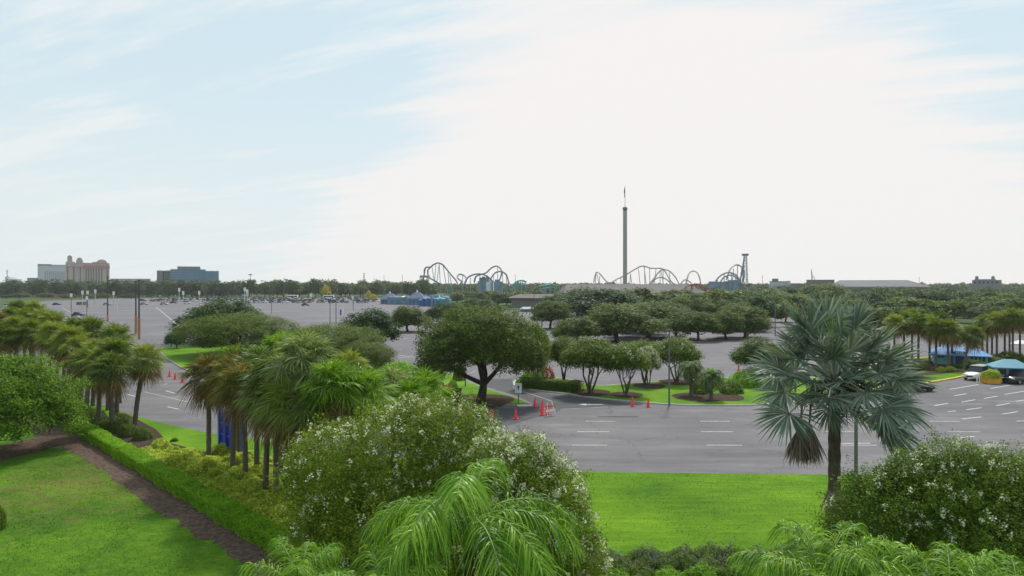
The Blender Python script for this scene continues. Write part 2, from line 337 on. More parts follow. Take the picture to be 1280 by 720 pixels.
# ---- trees
def make_tree(kind, rng, name='tree', lobes=None, h=9., w=10., ncl=400, cr=.6, nleaf=22, leaf=.3, mat='oak', bark='bark',
              trunks=1, trunk_r=.3, fork=.25, flowers=0, limbs=6, low=-.35, inner=.25, seg=7, hold=None, aspect=.5):
    """returns (crown mesh, trunk mesh, flower mesh or None, h, w)"""
    if lobes is None:
        lobes = [(0, 0, h * .66, w * .26, w * .26, h * .27)]
        for ring, nr, rr, z0, z1, qq in ((0, 7, .29, .36, .52, .19), (1, 5, .19, .55, .72, .19)):
            for i in range(nr):
                a = i * 2 * math.pi / nr + ring + rng.uniform(-.35, .35); r = w * rr * rng.uniform(.82, 1.12); q = w * qq * rng.uniform(.8, 1.15)
                lobes.append((math.cos(a) * r, math.sin(a) * r, h * rng.uniform(z0, z1), q, q, h * rng.uniform(.17, .23)))
    V, Fq, C, Nn = crown(lobes, ncl, cr, nleaf, leaf, rng, inner, low, aspect=aspect)
    top = V[:, 2].max()
    cm = mesh_np(name + '_crown', V, Fq, M[mat])
    nb = NB()
    hf = h * fork
    if seg:
        for ti in range(trunks):
            if trunks == 1: base = np.array([0, 0, 0.]); topp = np.array([rng.normal() * .15, rng.normal() * .15, hf])
            else:
                a = ti * 2 * math.pi / trunks + rng.uniform(-.4, .4)
                base = np.array([math.cos(a), math.sin(a), 0]) * trunk_r * 1.1; topp = np.array([math.cos(a) * w * .12, math.sin(a) * w * .12, hf])
            P = limb(nb, base, topp, trunk_r * 1.15, trunk_r * .8, rng, .04, seg)
            nl = max(2, limbs // trunks)
            for li in range(nl):
                if trunks == 1: l = lobes[li % len(lobes)]; tgt = np.array(l[:3]) + rng.normal(size=3) * np.array(l[3:6]) * .35
                else: tgt = C[rng.integers(len(C))] * np.array([.7, .7, .9]); tgt[:2] = tgt[:2] * .4 + topp[:2] * 2.2 * rng.uniform(.5, 1.3)
                Q = limb(nb, P[-1] - np.array([0, 0, trunk_r * .4]), tgt, trunk_r * .62, trunk_r * .18, rng, .09, max(5, seg - 2))
                for _ in range(3 if leaf < .28 else 1):
                    s = Q[rng.integers(2, 4)]; cc = C[rng.integers(len(C), size=12)]; e = cc[np.argmin(np.linalg.norm(cc - tgt, axis=1))]
                    limb(nb, s, e, trunk_r * .25, trunk_r * .06, rng, .12, 4, 4)
        tm = nb.mesh(name + '_trunk', M[bark], True)
    else: tm = None
    fm = None
    if flowers:
        Cf, Nf = clumps_on(lobes, flowers, rng, 0.0, -.1)
        P = np.repeat(Cf + Nf * cr * .35, 9, 0) + rng.normal(size=(flowers * 9, 3)) * leaf * .75
        Vf, Ff = cards(P, leaf * .75, rng, aspect=.9); fm = mesh_np(name + '_blossom', Vf, Ff, M['flower'])
    return dict(crown=cm, trunk=tm, flowers=fm, h=top, w=w, name=kind)
def plant_tree(pr, x, y, h, w, label, cat='tree', group=None, rz=None, z=0.0, name=None):
    e = empty(name or pr['name'], (x, y, z), label, cat, group, random.uniform(0, 6.28) if rz is None else rz)
    e.scale = (w / pr['w'], w / pr['w'], h / pr['h'])
    if pr['trunk']: link('trunk', pr['trunk'], e)
    link('crown', pr['crown'], e)
    if pr['flowers']: link('blossom', pr['flowers'], e)
    return e

# ---- fan palms
def fan(nb, o, d, n, Rf, nseg, spread, g, rng, mi, cup=.2, k=3, fold=.5, widthf=1.0):
    d = unit(d); s = unit(np.cross(n, d)); n = np.cross(d, s)
    a = np.linspace(-spread, spread, nseg) + rng.normal(size=nseg) * .02; da = 2 * spread / nseg
    D = np.cos(a)[:, None] * d + np.sin(a)[:, None] * s + cup * n
    D = unit(D + rng.normal(size=D.shape) * .035)
    L = Rf * (.72 + .28 * np.cos(a / 2)) * rng.uniform(.9, 1.06, nseg)
    tang = unit(np.cross(np.broadcast_to(n, D.shape), D)); sgn = np.where(np.arange(nseg) % 2 == 0, 1., -1.)[:, None]
    side = unit(tang + n * fold * sgn)
    w = 2 * L * .55 * math.tan(da / 2) * 1.15 * widthf
    gg = g * rng.uniform(.6, 1.4, nseg)
    V, Fq = ribbons(np.broadcast_to(o, (nseg, 3)).copy(), D, L, w, gg, side, k, 'fan'); nb.add(V, Fq, mi)
def fan_palm(rng, nleaf, Rf, petiole, nseg, spread, g, mats, elev=(1.4, -.9), dead=0, k=3, old_from=.8, cup=.2, widthf=1., wild=.12):
    green = NB(); brown = NB(); st = NB()
    for i in range(nleaf):
        f = (i + .5) / nleaf; el = elev[0] + (elev[1] - elev[0]) * f + rng.normal() * wild; az = i * 2.39996 + rng.normal() * .2
        d = np.array([math.cos(az) * math.cos(el), math.sin(az) * math.cos(el), math.sin(el)])
        Lp = petiole * rng.uniform(.8, 1.15) * (1 if f > .12 else .8)
        hub = d * Lp; hub[2] -= Lp * .12 * math.cos(el)
        st.add(*tube([d * .05, d * Lp * .5 + np.array([0, 0, .03]), hub], [.035 * Rf, .025 * Rf, .018 * Rf], 4))
        d2 = unit(d + np.array([0, 0, -.25 * (1 - f)]) + rng.normal(size=3) * .1); up = unit(np.array([-math.cos(az) * math.sin(el), -math.sin(az) * math.sin(el), math.cos(el)]))
        old = f > old_from
        fan(brown if (old and dead) else green, hub, d2, up + rng.normal(size=3) * .22, Rf * rng.uniform(.88, 1.1), nseg, spread, g * (1 if not old else 1.6), rng, 0, cup, k, .5, widthf)
    return green.mesh('palm_crown', mats[0]), (brown.mesh('dead_fronds', mats[1]) if brown.V else None), st.mesh('frond_stalks', M['rachis'])
def palm_trunk(h, r0, r1, lean, rng, mat='palm_bark', rings=0, n=10, boots=0):
    k = max(8, int(h * 3)); t = np.linspace(0, 1, k)
    P = np.stack([lean[0] * t ** 1.6, lean[1] * t ** 1.6, h * t], 1); r = r0 + (r1 - r0) * t; r[0] *= 1.25
    r = r * (1 + .05 * np.where(np.arange(k) % 2 == 0, 1, -1)); nb = NB(); nb.add(*tube(P, r, n))
    for i in range(boots):
        tt = rng.uniform(.72, 1); a = i * 2.4; b = np.array([lean[0] * tt ** 1.6, lean[1] * tt ** 1.6, h * tt]); o = np.array([math.cos(a), math.sin(a), .9])
        nb.add(*tube([b + o * r1 * .6, b + o * r1 * 1.8], [r1 * .3, r1 * .12], 4))
    return nb.mesh('palm_trunk', M[mat], True)

# ---- feather palms
def frond(nb, stk, o, az, el0, el1, L, nl, ll, lw, g, rng, mi=0, k=4, twist=0.0, vee=.25):
    m = 22; t = np.linspace(0, 1, m); el = el0 + (el1 - el0) * t ** 1.15; hz = np.array([math.cos(az), math.sin(az), 0])
    tg = np.cos(el)[:, None] * hz + np.sin(el)[:, None] * np.array([0, 0, 1.])
    P = np.array(o) + np.concatenate([[np.zeros(3)], np.cumsum(tg[:-1] * L / (m - 1), 0)])
    stk.add(*tube(P, .028 * (1.15 - t) * L / 2.5, 5))
    s = np.linspace(.14, .985, nl); idx = s * (m - 1)
    B = np.stack([np.interp(idx, np.arange(m), P[:, j]) for j in range(3)], 1); T = unit(np.stack([np.interp(idx, np.arange(m), tg[:, j]) for j in range(3)], 1))
    sd = unit(np.cross(T, np.array([0, 0, 1.])) + 1e-6); nu = np.cross(sd, T)
    for sg in (-1, 1):
        jit = rng.normal(size=(nl, 3)) * .16; ve = vee + rng.normal(size=(nl, 1)) * .55
        D = unit(T * .62 + sd * sg * .8 + nu * ve + jit)
        LL = ll * np.sin(np.pi * (s * .80 + .14)) ** .7 * rng.uniform(.85, 1.12, nl)
        side = unit(np.cross(D, nu) * .8 + rng.normal(size=(nl, 3)) * .35)
        nb.add(*ribbons(B, D, LL, np.full(nl, lw), g * rng.uniform(.75, 1.3, nl), side, k, 'leaf'), mi)
def feather_palm(rng, nf, L, ll, nl, lw, g, mat, el=(1.35, -.5), drop=1.6, k=4, azs=None):
    nb = NB(); st = NB()
    for i in range(nf):
        f = (i + .5) / nf; e0 = el[0] + (el[1] - el[0]) * f + rng.normal() * .06; az = i * 2.39996 + rng.normal() * .15
        if azs and i < len(azs): az, e0 = azs[i]
        frond(nb, st, (0, 0, 0), az, e0, e0 - drop * rng.uniform(.85, 1.1), L * rng.uniform(.88, 1.08) * (.85 if f < .1 else 1), nl, ll, lw, g, rng, 0, k)
    return nb.mesh('frond_leaflets', M[mat]), st.mesh('frond_stalks', M['rachis'], True)

# ---- shrubs
def mound(rng, n, leaf, mat, shape='dome', flowers=None, nfl=0, spikes=False):
    d = unit(rng.normal(size=(n, 3))); d[:, 2] = np.abs(d[:, 2]); r = rng.uniform(.62, 1.0, n) ** .5
    bump = 1 + .12 * np.sin(d[:, 0] * 7 + 1) * np.sin(d[:, 1] * 6) + .06 * np.sin(d[:, 0] * 17) * np.cos(d[:, 1] * 15)
    P = d * (r * bump)[:, None]
    V, Fq = cards(P, leaf, rng, up=.7, outward=d); nb = NB(); nb.add(V, Fq, 0)
    mats = [M[mat]]
    if flowers:
        i = rng.choice(n, nfl); C = P[i] * 1.04
        if spikes:
            C2 = np.repeat(C, 3, 0) + np.stack([np.zeros(nfl * 3), np.zeros(nfl * 3), np.tile([0, .06, .12], nfl)], 1) + rng.normal(size=(nfl * 3, 3)) * .01
            nb.add(*cards(C2, leaf * .55, rng, aspect=.9), 1)
        else: nb.add(*cards(np.repeat(C, 4, 0) + rng.normal(size=(nfl * 4, 3)) * leaf * .4, leaf * .6, rng, aspect=.9), 1)
        mats.append(M[flowers])
    return nb.mesh('shrub', mats)
def put(name, me, x, y, sc, label, cat, group=None, z=0.0, rz=None):
    o = link(name, me, None, (x, y, z)); o.scale = sc if isinstance(sc, (tuple, list)) else (sc,) * 3
    o.rotation_euler.z = random.uniform(0, 6.28) if rz is None else rz
    return tag(o, label, cat, group)
ORD = ['first', 'second', 'third', 'fourth', 'fifth', 'sixth', 'seventh', 'eighth', 'ninth', 'tenth', 'eleventh', 'twelfth', 'thirteenth', 'fourteenth',
       'fifteenth', 'sixteenth', 'seventeenth', 'eighteenth', 'nineteenth', 'twentieth']

# ================================================================== GROUND
def sheet(name, pts, z, mat, kind='structure'):
    mb = MB(); mb.face([(x, y, z) for x, y in pts]); o = mb.build(name, mat); 
    if kind: o['kind'] = kind
    return o
def smooth_poly(pts, it=2):
    P = [np.array(p, float) for p in pts]
    for _ in range(it):
        Q = []
        for i in range(len(P)):
            a, b = P[i], P[(i + 1) % len(P)]; Q += [a * .75 + b * .25, a * .25 + b * .75]
        P = Q
    return [tuple(p) for p in P]
def island(name, pxs, mat, kerb, h=.13, kw=.22, sm=2):
    P = smooth_poly([G(*p) for p in pxs], sm); n = len(P)
    A = sum(P[i][0] * P[(i + 1) % n][1] - P[(i + 1) % n][0] * P[i][1] for i in range(n)); 
    if A < 0: P = P[::-1]
    inn = []
    for i in range(n):
        a, b, c = np.array(P[i - 1]), np.array(P[i]), np.array(P[(i + 1) % n]); t = unit((c - a)[None])[0]; inn.append(b + np.array([-t[1], t[0]]) * kw)
    mb = MB()
    for i in range(n):
        j = (i + 1) % n; a, b, c, d = P[i], P[j], inn[j], inn[i]
        mb.face([(*a, .004), (*b, .004), (*b, h), (*a, h)]); mb.face([(*a, h), (*b, h), (*c, h), (*d, h)])
    k = mb.build('kerb', M[kerb]); k['kind'] = 'structure'
    sheet(name, [tuple(p) for p in inn], h - .006, M[mat])

sheet('ground', [(-6000, -200), (6000, -200), (6000, 9000), (-6000, 9000)], 0, M['verge'])
near = [G(*p) for p in [(-260, 440), (-60, 455), (0, 468), (60, 486), (100, 498), (147, 514), (205, 530), (267, 543), (320, 550), (400, 561), (500, 573), (600, 583), (720, 590.5), (860, 592), (1040, 594), (1280, 596), (1500, 598)]]
lot_far = [G(*p) for p in [(1500, 418), (1290, 418), (1180, 412), (1100, 402), (1000, 394), (850, 391), (700, 389), (560, 387), (530, 380), (500, 372.5), (170, 372.5), (60, 376), (20, 381), (-20, 390), (-150, 410)]]
sheet('parking_lot', near + lot_far, .01, M['asphalt_lot'])
roadp = [G(*p) for p in [(1500, 474), (1290, 474), (1165, 482), (1000, 505), (897, 507), (800, 504), (740, 498), (640, 500), (565, 508), (470, 503), (330, 486), (240, 468), (208, 450), (192, 432), (150, 430), (60, 440), (-60, 447)]]
sheet('road', near[1:] + roadp, .02, M['asphalt'])
sheet('entrance_road', [G(*p) for p in [(470, 506), (565, 509.5), (655, 511), (668, 505), (650, 496), (610, 484), (585, 474), (640, 474), (641, 487), (700, 494), (740, 499.5), (800, 506), (760, 508), (705, 512), (650, 528), (600, 544), (540, 552), (470, 552)]], .026, M['asphalt_new'])
# front lawn: from below the camera up to the road edge
lawn = [(-140, -20), (120, -20), (120, 43)] + [(x, y) for x, y in near[::-1]] + [(-180, 110)]
sheet('lawn', lawn, .04, M['lawn'])
# left worn lawn
LA = np.array((-37.3, 58.)); LB = np.array((-7.4, 27.3)); LD = (LB - LA) / np.linalg.norm(LB - LA); LN = np.array([-LD[1], LD[0]])   # hedge foot line, normal away
def hp(s, n): return tuple(LA + LD * s + LN * n)
HL = float(np.linalg.norm(LB - LA))
sheet('worn_lawn', [hp(-14, -1.6), hp(3.5, -2.7), hp(6, -1.6), hp(14, -1.2), hp(24, -1.2), hp(34, -1.1), hp(HL + 12, -1.2), (-4, 4), (-70, 4), (-90, 52)], .052, M['lawn_left'])
def ragged(P, st=.5, amp=.13):
    out = []
    for i in range(len(P)):
        a, b = np.array(P[i]), np.array(P[(i + 1) % len(P)]); n = max(1, int(np.linalg.norm(b - a) / st))
        for k in range(n): out.append(tuple(a + (b - a) * k / n + np.random.default_rng(i * 97 + k).normal(size=2) * amp))
    return out
sheet('mulch_path', ragged([hp(-10, .4), hp(HL + 13, .6), hp(HL + 12.3, -1.5), hp(34, -1.35), hp(26, -1.6), hp(19, -1.35), hp(12, -1.6), hp(6, -1.8), hp(2, -2.3), hp(-10, -2.8)]), .066, M['mulch'])
sheet('mulch_area', ragged([G(98, 551), G(62, 561), G(30, 570), G(0, 578), (-55, 42), (-60, 45), G(0, 558), G(40, 549), G(78, 537)]), .0715, M['mulch'])
sheet('planting_bed', [hp(-4, 1.0), hp(-2, 5.5), hp(6, 5.2), hp(12, 4.3), hp(16.2, 5.0), hp(21, 6.3), hp(27, 6.8), hp(33, 7.5), hp(44, 8), hp(48, .9)], .075, M['mulch_d'])
sheet('mulch_ring', smooth_poly([G(300, 573), G(345, 578), G(350, 598), G(325, 604), G(290, 596)]), .083, mulchmat('pale_mulch', (.14, .10, .08), (.27, .20, .16)))

island('grass_median', [(192, 432), (208, 450), (240, 468), (330, 485), (470, 501), (565, 507), (652, 508), (662, 505), (652, 500), (620, 490), (585, 478), (560, 465), (520, 462), (480, 455), (430, 440), (330, 431)], 'lawn', 'kerb_old')
island('grass_island', [(640, 477), (643, 486), (707, 493), (740, 498), (800, 504), (840, 507), (897, 508), (960, 507), (1030, 499), (1090, 490), (1110, 480), (1060, 474), (930, 471), (862, 476), (830, 477), (790, 480), (740, 484), (715, 474), (660, 470)], 'lawn', 'kerb')
island('toll_island', [(1060, 486), (1110, 487), (1168, 478.5), (1214, 470), (1218, 464), (1300, 458), (1300, 448), (1200, 444), (1090, 452)], 'lawn', 'kerb_yellow', h=.16, kw=.3)
sheet('toll_bed', smooth_poly([G(1090, 476), G(1168, 470), G(1208, 465), G(1300, 457), G(1300, 449), G(1200, 446), G(1100, 454)], 1), .17, M['mulch_d'])
def disc(name, px, py, wpx, mat, z, sy=.62):
    x, y = G(px, py); r = wpx / 2 * y / F; sheet(name, [(x + r * math.cos(a) * (1 + .08 * math.sin(3 * a)), y + r * 1.2 * math.sin(a)) for a in np.linspace(0, 2 * math.pi, 22)[:-1]], z, mat)
for p in [(600, 502, 85), (738, 492, 50), (783, 495, 42), (812, 484, 40), (705, 480, 45), (848, 479, 46), (872, 498, 60), (905, 498, 50)]:
    disc('mulch_ring', p[0], p[1], p[2], M['mulch_d'], .135 if p[0] != 905 else .139)
# far parking islands (mulch)
for a, b, y in [(845, 880, 426.5), (895, 945, 423.3), (740, 830, 427), (672, 705, 411.5), (488, 530, 416)]:
    island('parking_island', [(a, y - 1), (b, y - 1), (b + 4, y + .6), (a - 4, y + .6)], 'mulch_d', 'kerb_old', sm=1, kw=.15)

for a in [((880, 566), (1010, 572)), ((745, 520), (800, 522)), ((300, 528), (390, 545)), ((930, 530), (990, 533)), ((1110, 560), (1230, 574))]:
    (x0, y0), (x1, y1) = G(*a[0]), G(*a[1]); sheet('road_patch', [(x0, y0), (x1, y0 - .1), (x1 - .2, y1), (x0 + .1, y1)], .0235, M['asphalt_new'] if a[0][0] == 745 else M['asphalt_patch'])
# painted markings
mk = 0
def dash(x0, y0, x1, y1, w=.13, mat='paint', z=.034, name='lane_marking'):
    a, b = np.array([x0, y0]), np.array([x1, y1]); d = b - a; L = np.linalg.norm(d); n = np.array([-d[1], d[0]]) / L * w / 2
    return [(*(a - n), z), (*(b - n), z), (*(b + n), z), (*(a + n), z)]
mb = MB()
for yy, x0 in ((60.7, 6.4), (56.4, 5.3), (51.7, 4.46)):
    for i in range(-1, 5):
        if i == -1 and yy < 59: continue
        xs = x0 + 10 * i; mb.face(dash(xs, yy, xs + 2.6, yy - .02 * i, .16))
for a in [((1200, 547.5), (1218, 546)), ((1203, 524), (1227, 521.5)), ((1185, 515), (1195, 514)), ((1208, 512.5), (1227, 510)), ((1253, 518), (1272, 515)), ((1270, 527), (1290, 526)), ((1168, 507.5), (1185, 504.5)),
          ((1202, 503), (1219, 500)), ((1245, 507.5), (1262, 504.5)), ((1230, 498.5), (1247, 495.5)), ((1193, 495), (1208, 492.5)), ((1187, 487), (1223, 481)), ((1256, 493.5), (1282, 489)), ((1270, 502), (1290, 499)),
          ((1040, 555), (1088, 554.5)), ((1120, 529), (1146, 529)), ((1238, 486), (1262, 482)),
          ((160, 493.5), (169, 496)), ((207, 488.8), (218, 491.8)), ((209, 508.8), (224, 512)), ((204, 481), (209, 480)), ((600, 522.5), (627, 523.2))]:
    p, q = G(*a[0]), G(*a[1]); mb.face(dash(*p, *q, .2))
p, q = G(180, 490), G(253, 507); mb2 = MB(); mb2.face(dash(*p, *q, .14)); 
for a in [((655, 490), (690, 502)), ((575, 487), (560, 480)), ((700, 512), (760, 509)), ((566, 474), (600, 462))]:
    mb2.face(dash(*G(*a[0]), *G(*a[1]), .12))
# turn arrows
for (px, py, s) in ((601, 515.5, 1), (749, 506, 1)):
    x, y = G(px, py); s = 1.0
    mb.face([(x - 1.3, y - .12, .035), (x + .4, y - .12, .035), (x + .4, y + .12, .035), (x - 1.3, y + .12, .035)])
    mb.face([(x - 1.3, y - .42, .036), (x - 1.3, y + .42, .036), (x - 2.1, y, .036)])
o = mb.build('road_markings', M['paint']); o['kind'] = 'structure'
o = mb2.build('faded_road_markings', M['paint_worn']); o['kind'] = 'structure'
# parking lot lines
mb = MB(); z = .02
def pl(a, b, w=.16): mb.face(dash(*G(*a), *G(*b), w, z=z))
pl((195, 384), (234, 416), .35); pl((80, 391.5), (190, 391), .6); pl((147, 380), (148, 428), .25); pl((78, 385), (135, 415), .3); pl((170, 430.5), (200, 430), .3); pl((60, 380), (150, 378), .6); pl((330, 384), (420, 383.5), .5); pl((350, 392), (420, 392), .4)
pl((490, 443.3), (520, 446.8), .3); pl((492, 448), (530, 445), .3)
mb3 = MB()
for row, (y0, xa, xb, st) in enumerate([(112, -70, -10, 2.8), (124, -82, -12, 2.8), (150, -110, -14, 2.8), (176, -120, -20, 2.8), (205, -130, -30, 2.8), (240, -160, -30, 2.8), (280, -170, -40, 2.8)]):
    for x in np.arange(xa, xb, st):
        mb3.face([(x - .06, y0, z), (x + .06, y0, z), (x + .06 , y0 + 5.2, z), (x - .06, y0 + 5.2, z)])
for row, y0 in enumerate(np.arange(93, 134, 6.5)):
    for x in np.arange(8, 76, 9.5):
        xx = x + (row % 2) * 3; mb3.face(dash(xx, y0, xx + 5.0, y0 + .1, .14, z=z))
for row, y0 in enumerate(np.arange(150, 215, 9)):
    for x in np.arange(-10, 95, 12):
        mb3.face(dash(x, y0, x + 5.5, y0 + .1, .16, z=z))
for y0 in np.arange(96, 130, 6):
    for x in (-20, -14.5, -9): mb3.face(dash(x + .3 * y0 % 3, y0, x + 4, y0, .14, z=z))
o = mb.build('parking_lines', M['paint_worn']); o['kind'] = 'structure'
o = mb3.build('faded_parking_lines', M['paint_worn2']); o['kind'] = 'structure'

# ================================================================== BACKGROUND WOOD (one mass) and tree belts
rng = np.random.default_rng(5)
def wood(name, n, da, db, hmin, hmax, leafs, mat, label):
    C = []
    d = rng.uniform(da, db, n); ang = rng.uniform(-.80, .80, n)
    x = d * np.tan(ang); h = rng.uniform(hmin, hmax, n)
    P = np.repeat(np.stack([x, d, h * .55], 1), 60, 0) + unit(rng.normal(size=(n * 60, 3))) * rng.uniform(.6, 1, (n * 60, 1)) * np.stack([np.repeat(h * .62, 60), np.repeat(h * .62, 60), np.repeat(h * .45, 60)], 1)
    V, Fq = cards(P, leafs, rng, up=.4, aspect=.7); o = link(name, mesh_np(name, V, Fq, M[mat])); tag(o, label, 'wood', kind='stuff')
wood('distant_wood', 900, 760, 1150, 9.5, 13.0, 3.2, 'pine_far', 'far-off green wood running along the whole horizon')
wood('distant_wood', 900, 1150, 2600, 10.5, 15.5, 5.0, 'pine_far', 'hazy strip of woodland at the very horizon behind the buildings')

FAR = []
for i in range(4):
    FAR.append(make_tree('far_tree', rng, 'far_tree', ncl=230, cr=.95, nleaf=10, leaf=.9, mat='oak_far', limbs=3, seg=5, trunk_r=.28, fork=.16, low=-1.2))
PINE = []
for i in range(3):
    lob = [(rng.normal() * .5, rng.normal() * .5, 2.6 + 8.0 * _ / 8, 2.1, 2.1, 1.5) for _ in range(9)]
    PINE.append(make_tree('pine_tree', rng, 'pine_tree', lobes=lob, h=12, w=5, ncl=95, cr=1.0, nleaf=9, leaf=1.0, mat='pine_far', limbs=3, seg=5, trunk_r=.2, fork=.5, low=-.8))
MID = []
for i in range(4):
    MID.append(make_tree('oak_tree', rng, 'oak_tree', ncl=640, cr=.72, nleaf=24, leaf=.34, mat='oak', limbs=7, seg=7, trunk_r=.26, fork=.26, low=-.8))
MIDD = make_tree('dark_tree', rng, 'dark_tree', ncl=520, cr=.7, nleaf=24, leaf=.36, mat='oak_dark', limbs=7, seg=7, trunk_r=.28, fork=.22, low=-.6)
OLIVE = [make_tree('elm_tree', rng, 'elm_tree', lobes=[(0, 0, 4.6, 4.4, 4.4, 3.6), (2.2, .5, 4.6, 3.0, 3.0, 2.8), (-2.2, -.4, 4.7, 3, 3, 2.9), (0, 2, 4.6, 3, 3, 2.8), (.2, -2.2, 4.5, 3, 3, 2.8)], ncl=1500, cr=.55, nleaf=22, leaf=.19, mat='oak_olive', limbs=7, seg=7, trunk_r=.24, fork=.25, low=-.7) for _ in range(2)]

def belt(n, pxa, pxb, da, db, ha, hb, wa, wb, protos, label, group, cat='tree', skip=()):
    i = 0
    while i < n:
        px = pxa + (pxb - pxa) * ((i + random.uniform(.1, .9)) / n); d = random.uniform(da, db); i += 1
        if any(a < px < b for a, b in skip): continue
        x = X(px, d); plant_tree(random.choice(protos), x, d, random.uniform(ha, hb), random.uniform(wa, wb), label, cat, group)
belt(80, -20, 300, 600, 700, 13, 17, 8, 12, PINE, 'slender pine in the dense row behind the big left parking lot', 'pines behind the left parking lot')
belt(30, 300, 540, 600, 700, 12.5, 18, 14, 20, FAR, 'bushy tree in the row behind the crowded car rows', 'trees behind the crowded car rows')
belt(12, 0, 170, 560, 600, 3.5, 5, 9, 12, FAR, 'low light green bush along the edge of the left parking lot', 'bushes edging the left parking lot', 'bush')
belt(40, 570, 980, 380, 560, 6.5, 9.4, 11, 15, FAR, 'dark green tree in front of the roller coasters', 'trees below the roller coasters')
belt(32, 640, 960, 255, 330, 8, 11, 12, 17, FAR, 'rounded tree behind the row of parking lot oaks', 'trees behind the parking lot oaks', skip=((640, 722),))
belt(42, 960, 1300, 290, 480, 7.5, 11, 12, 18, FAR, 'dark round tree in the thick grove on the right', 'trees in the right hand grove')
belt(26, 960, 1300, 205, 290, 6, 8.5, 10, 14, FAR, 'broad low tree at the front of the right hand grove', 'front trees of the right hand grove')
belt(8, 1020, 1150, 160, 200, 5.5, 7, 8, 11, FAR, 'leafy tree standing behind the silver palm', 'trees behind the silver palm')

belt(13, 745, 960, 168, 225, 6.2, 8.2, 9, 13, MID, 'mid green oak of the second row in the centre parking lot', 'second row oaks of the centre lot')
def tpx(pr, px, py, top, wpx, label, group=None, mat=None, cat='tree', z=.0, name=None):
    x, y = G(px, py); e = plant_tree(pr, x, y, Z(top, y) - z, wpx * 1.13 * y / F, label, cat, group, z=z, name=name)
    if mat:
        for c in e.children:
            if c.name.startswith('crown'):
                c.data = MATC.setdefault((c.data.name, mat), c.data.copy()); c.data.materials[0] = M[mat]
    return e
MATC = {}
tpx(MID[0], 773, 428, 373, 105, 'largest dark green oak in the mulch strip mid lot, left of the white tower base')
tpx(MID[1], 810, 422, 372, 92, 'broad green oak just right of the largest mid lot oak')
tpx(MID[2], 845, 422, 384, 62, 'medium oak with a forked trunk between bigger oak and smaller row')
tpx(MID[3], 873, 426, 388, 56, 'small vase shaped oak with pale forked trunk in the parking row')
tpx(MID[0], 908, 424, 383, 52, 'small round oak second from the right end of the mid lot row')
tpx(MID[1], 931, 422, 377, 66, 'oak at the right end of the mid lot row beside a small bin')
tpx(MID[2], 688, 411, 374, 52, 'solitary oak with a thick dark trunk in the lot right of the big forked oak')
tpx(MID[3], 722, 432, 394, 62, 'low spreading oak left of the largest mid lot oak')
tpx(MID[1], 752, 404, 355, 120, 'wide dark tree crown rising to the horizon below the first grey coaster hump', mat='oak_dark')
tpx(MID[0], 700, 396, 364, 60, 'dark tree behind the solitary parking lot oak', mat='oak_dark')
tpx(MID[2], 850, 400, 369, 46, 'fresh bright green tree behind the mid lot oaks', mat='oak_olive')
tpx(MID[3], 940, 408, 366, 62, 'dark round tree near the small blue gabled roof', mat='oak_dark')
tpx(MID[1], 1028, 385, 351, 60, 'green tree rising above the silver palm to the horizon', mat='oak_olive')
tpx(MID[2], 985, 392, 366, 70, 'light green tree left of the silver palm top', mat='oak_olive')
tpx(MIDD, 1080, 396, 362, 60, 'very dark round tree right of the silver palm top')
tpx(MIDD, 1160, 394, 360, 72, 'very dark tree crown before the pale arena roof')
tpx(MIDD, 1240, 405, 381, 60, 'big domed dark tree behind the toll gate palms')
tpx(MID[0], 510, 415, 377, 54, 'solitary oak with a visible forked trunk in front of the blue pavilions')
tpx(MID[3], 560, 405, 377, 54, 'green tree left of the big forked oak crown near blue pavilions', mat='oak_dark')
tpx(MID[1], 596, 398, 370, 60, 'tree behind the big forked oak below the blue coaster', mat='oak_dark')
tpx(MIDD, 463, 440, 382, 72, 'dark glossy tree standing right of the olive domed trees')
tpx(MIDD, 280, 428, 370, 102, 'dark dense tree behind the olive dome at the lot corner')
tpx(OLIVE[0], 298, 444, 388, 132, 'olive green dome shaped tree in front of the dark dense tree', z=.12)
tpx(OLIVE[1], 414, 462, 401, 118, 'tall olive dome shaped tree behind the silvery palm', z=.12)
tpx(OLIVE[0], 457, 470, 424, 66, 'lower olive tree at the right end of the olive group', z=.12)
tpx(MIDD, 214, 434, 414, 15, 'small dark leaning tree in the grass at the lot corner', z=.12)
tpx(MIDD, 221, 436, 412, 22, 'small dark bushy tree beside the leaning one at the lot corner', z=.12)
YEL = make_tree('flowering_tree', rng, 'flowering_tree', ncl=110, cr=.8, nleaf=9, leaf=.8, mat='yellow', limbs=3, seg=5, trunk_r=.2)
plant_tree(YEL, X(408, 560), 560, 12.2, 9, 'yellow blossoming tree among the dark trees behind the crowded cars')
plant_tree(YEL, X(461, 480), 480, 8.2, 5, 'bright yellow flowering tree beside the left blue pavilion')
plant_tree(YEL, X(467, 470), 470, 5.6, 6, 'low bright yellow bush by the left blue pavilion', 'bush')

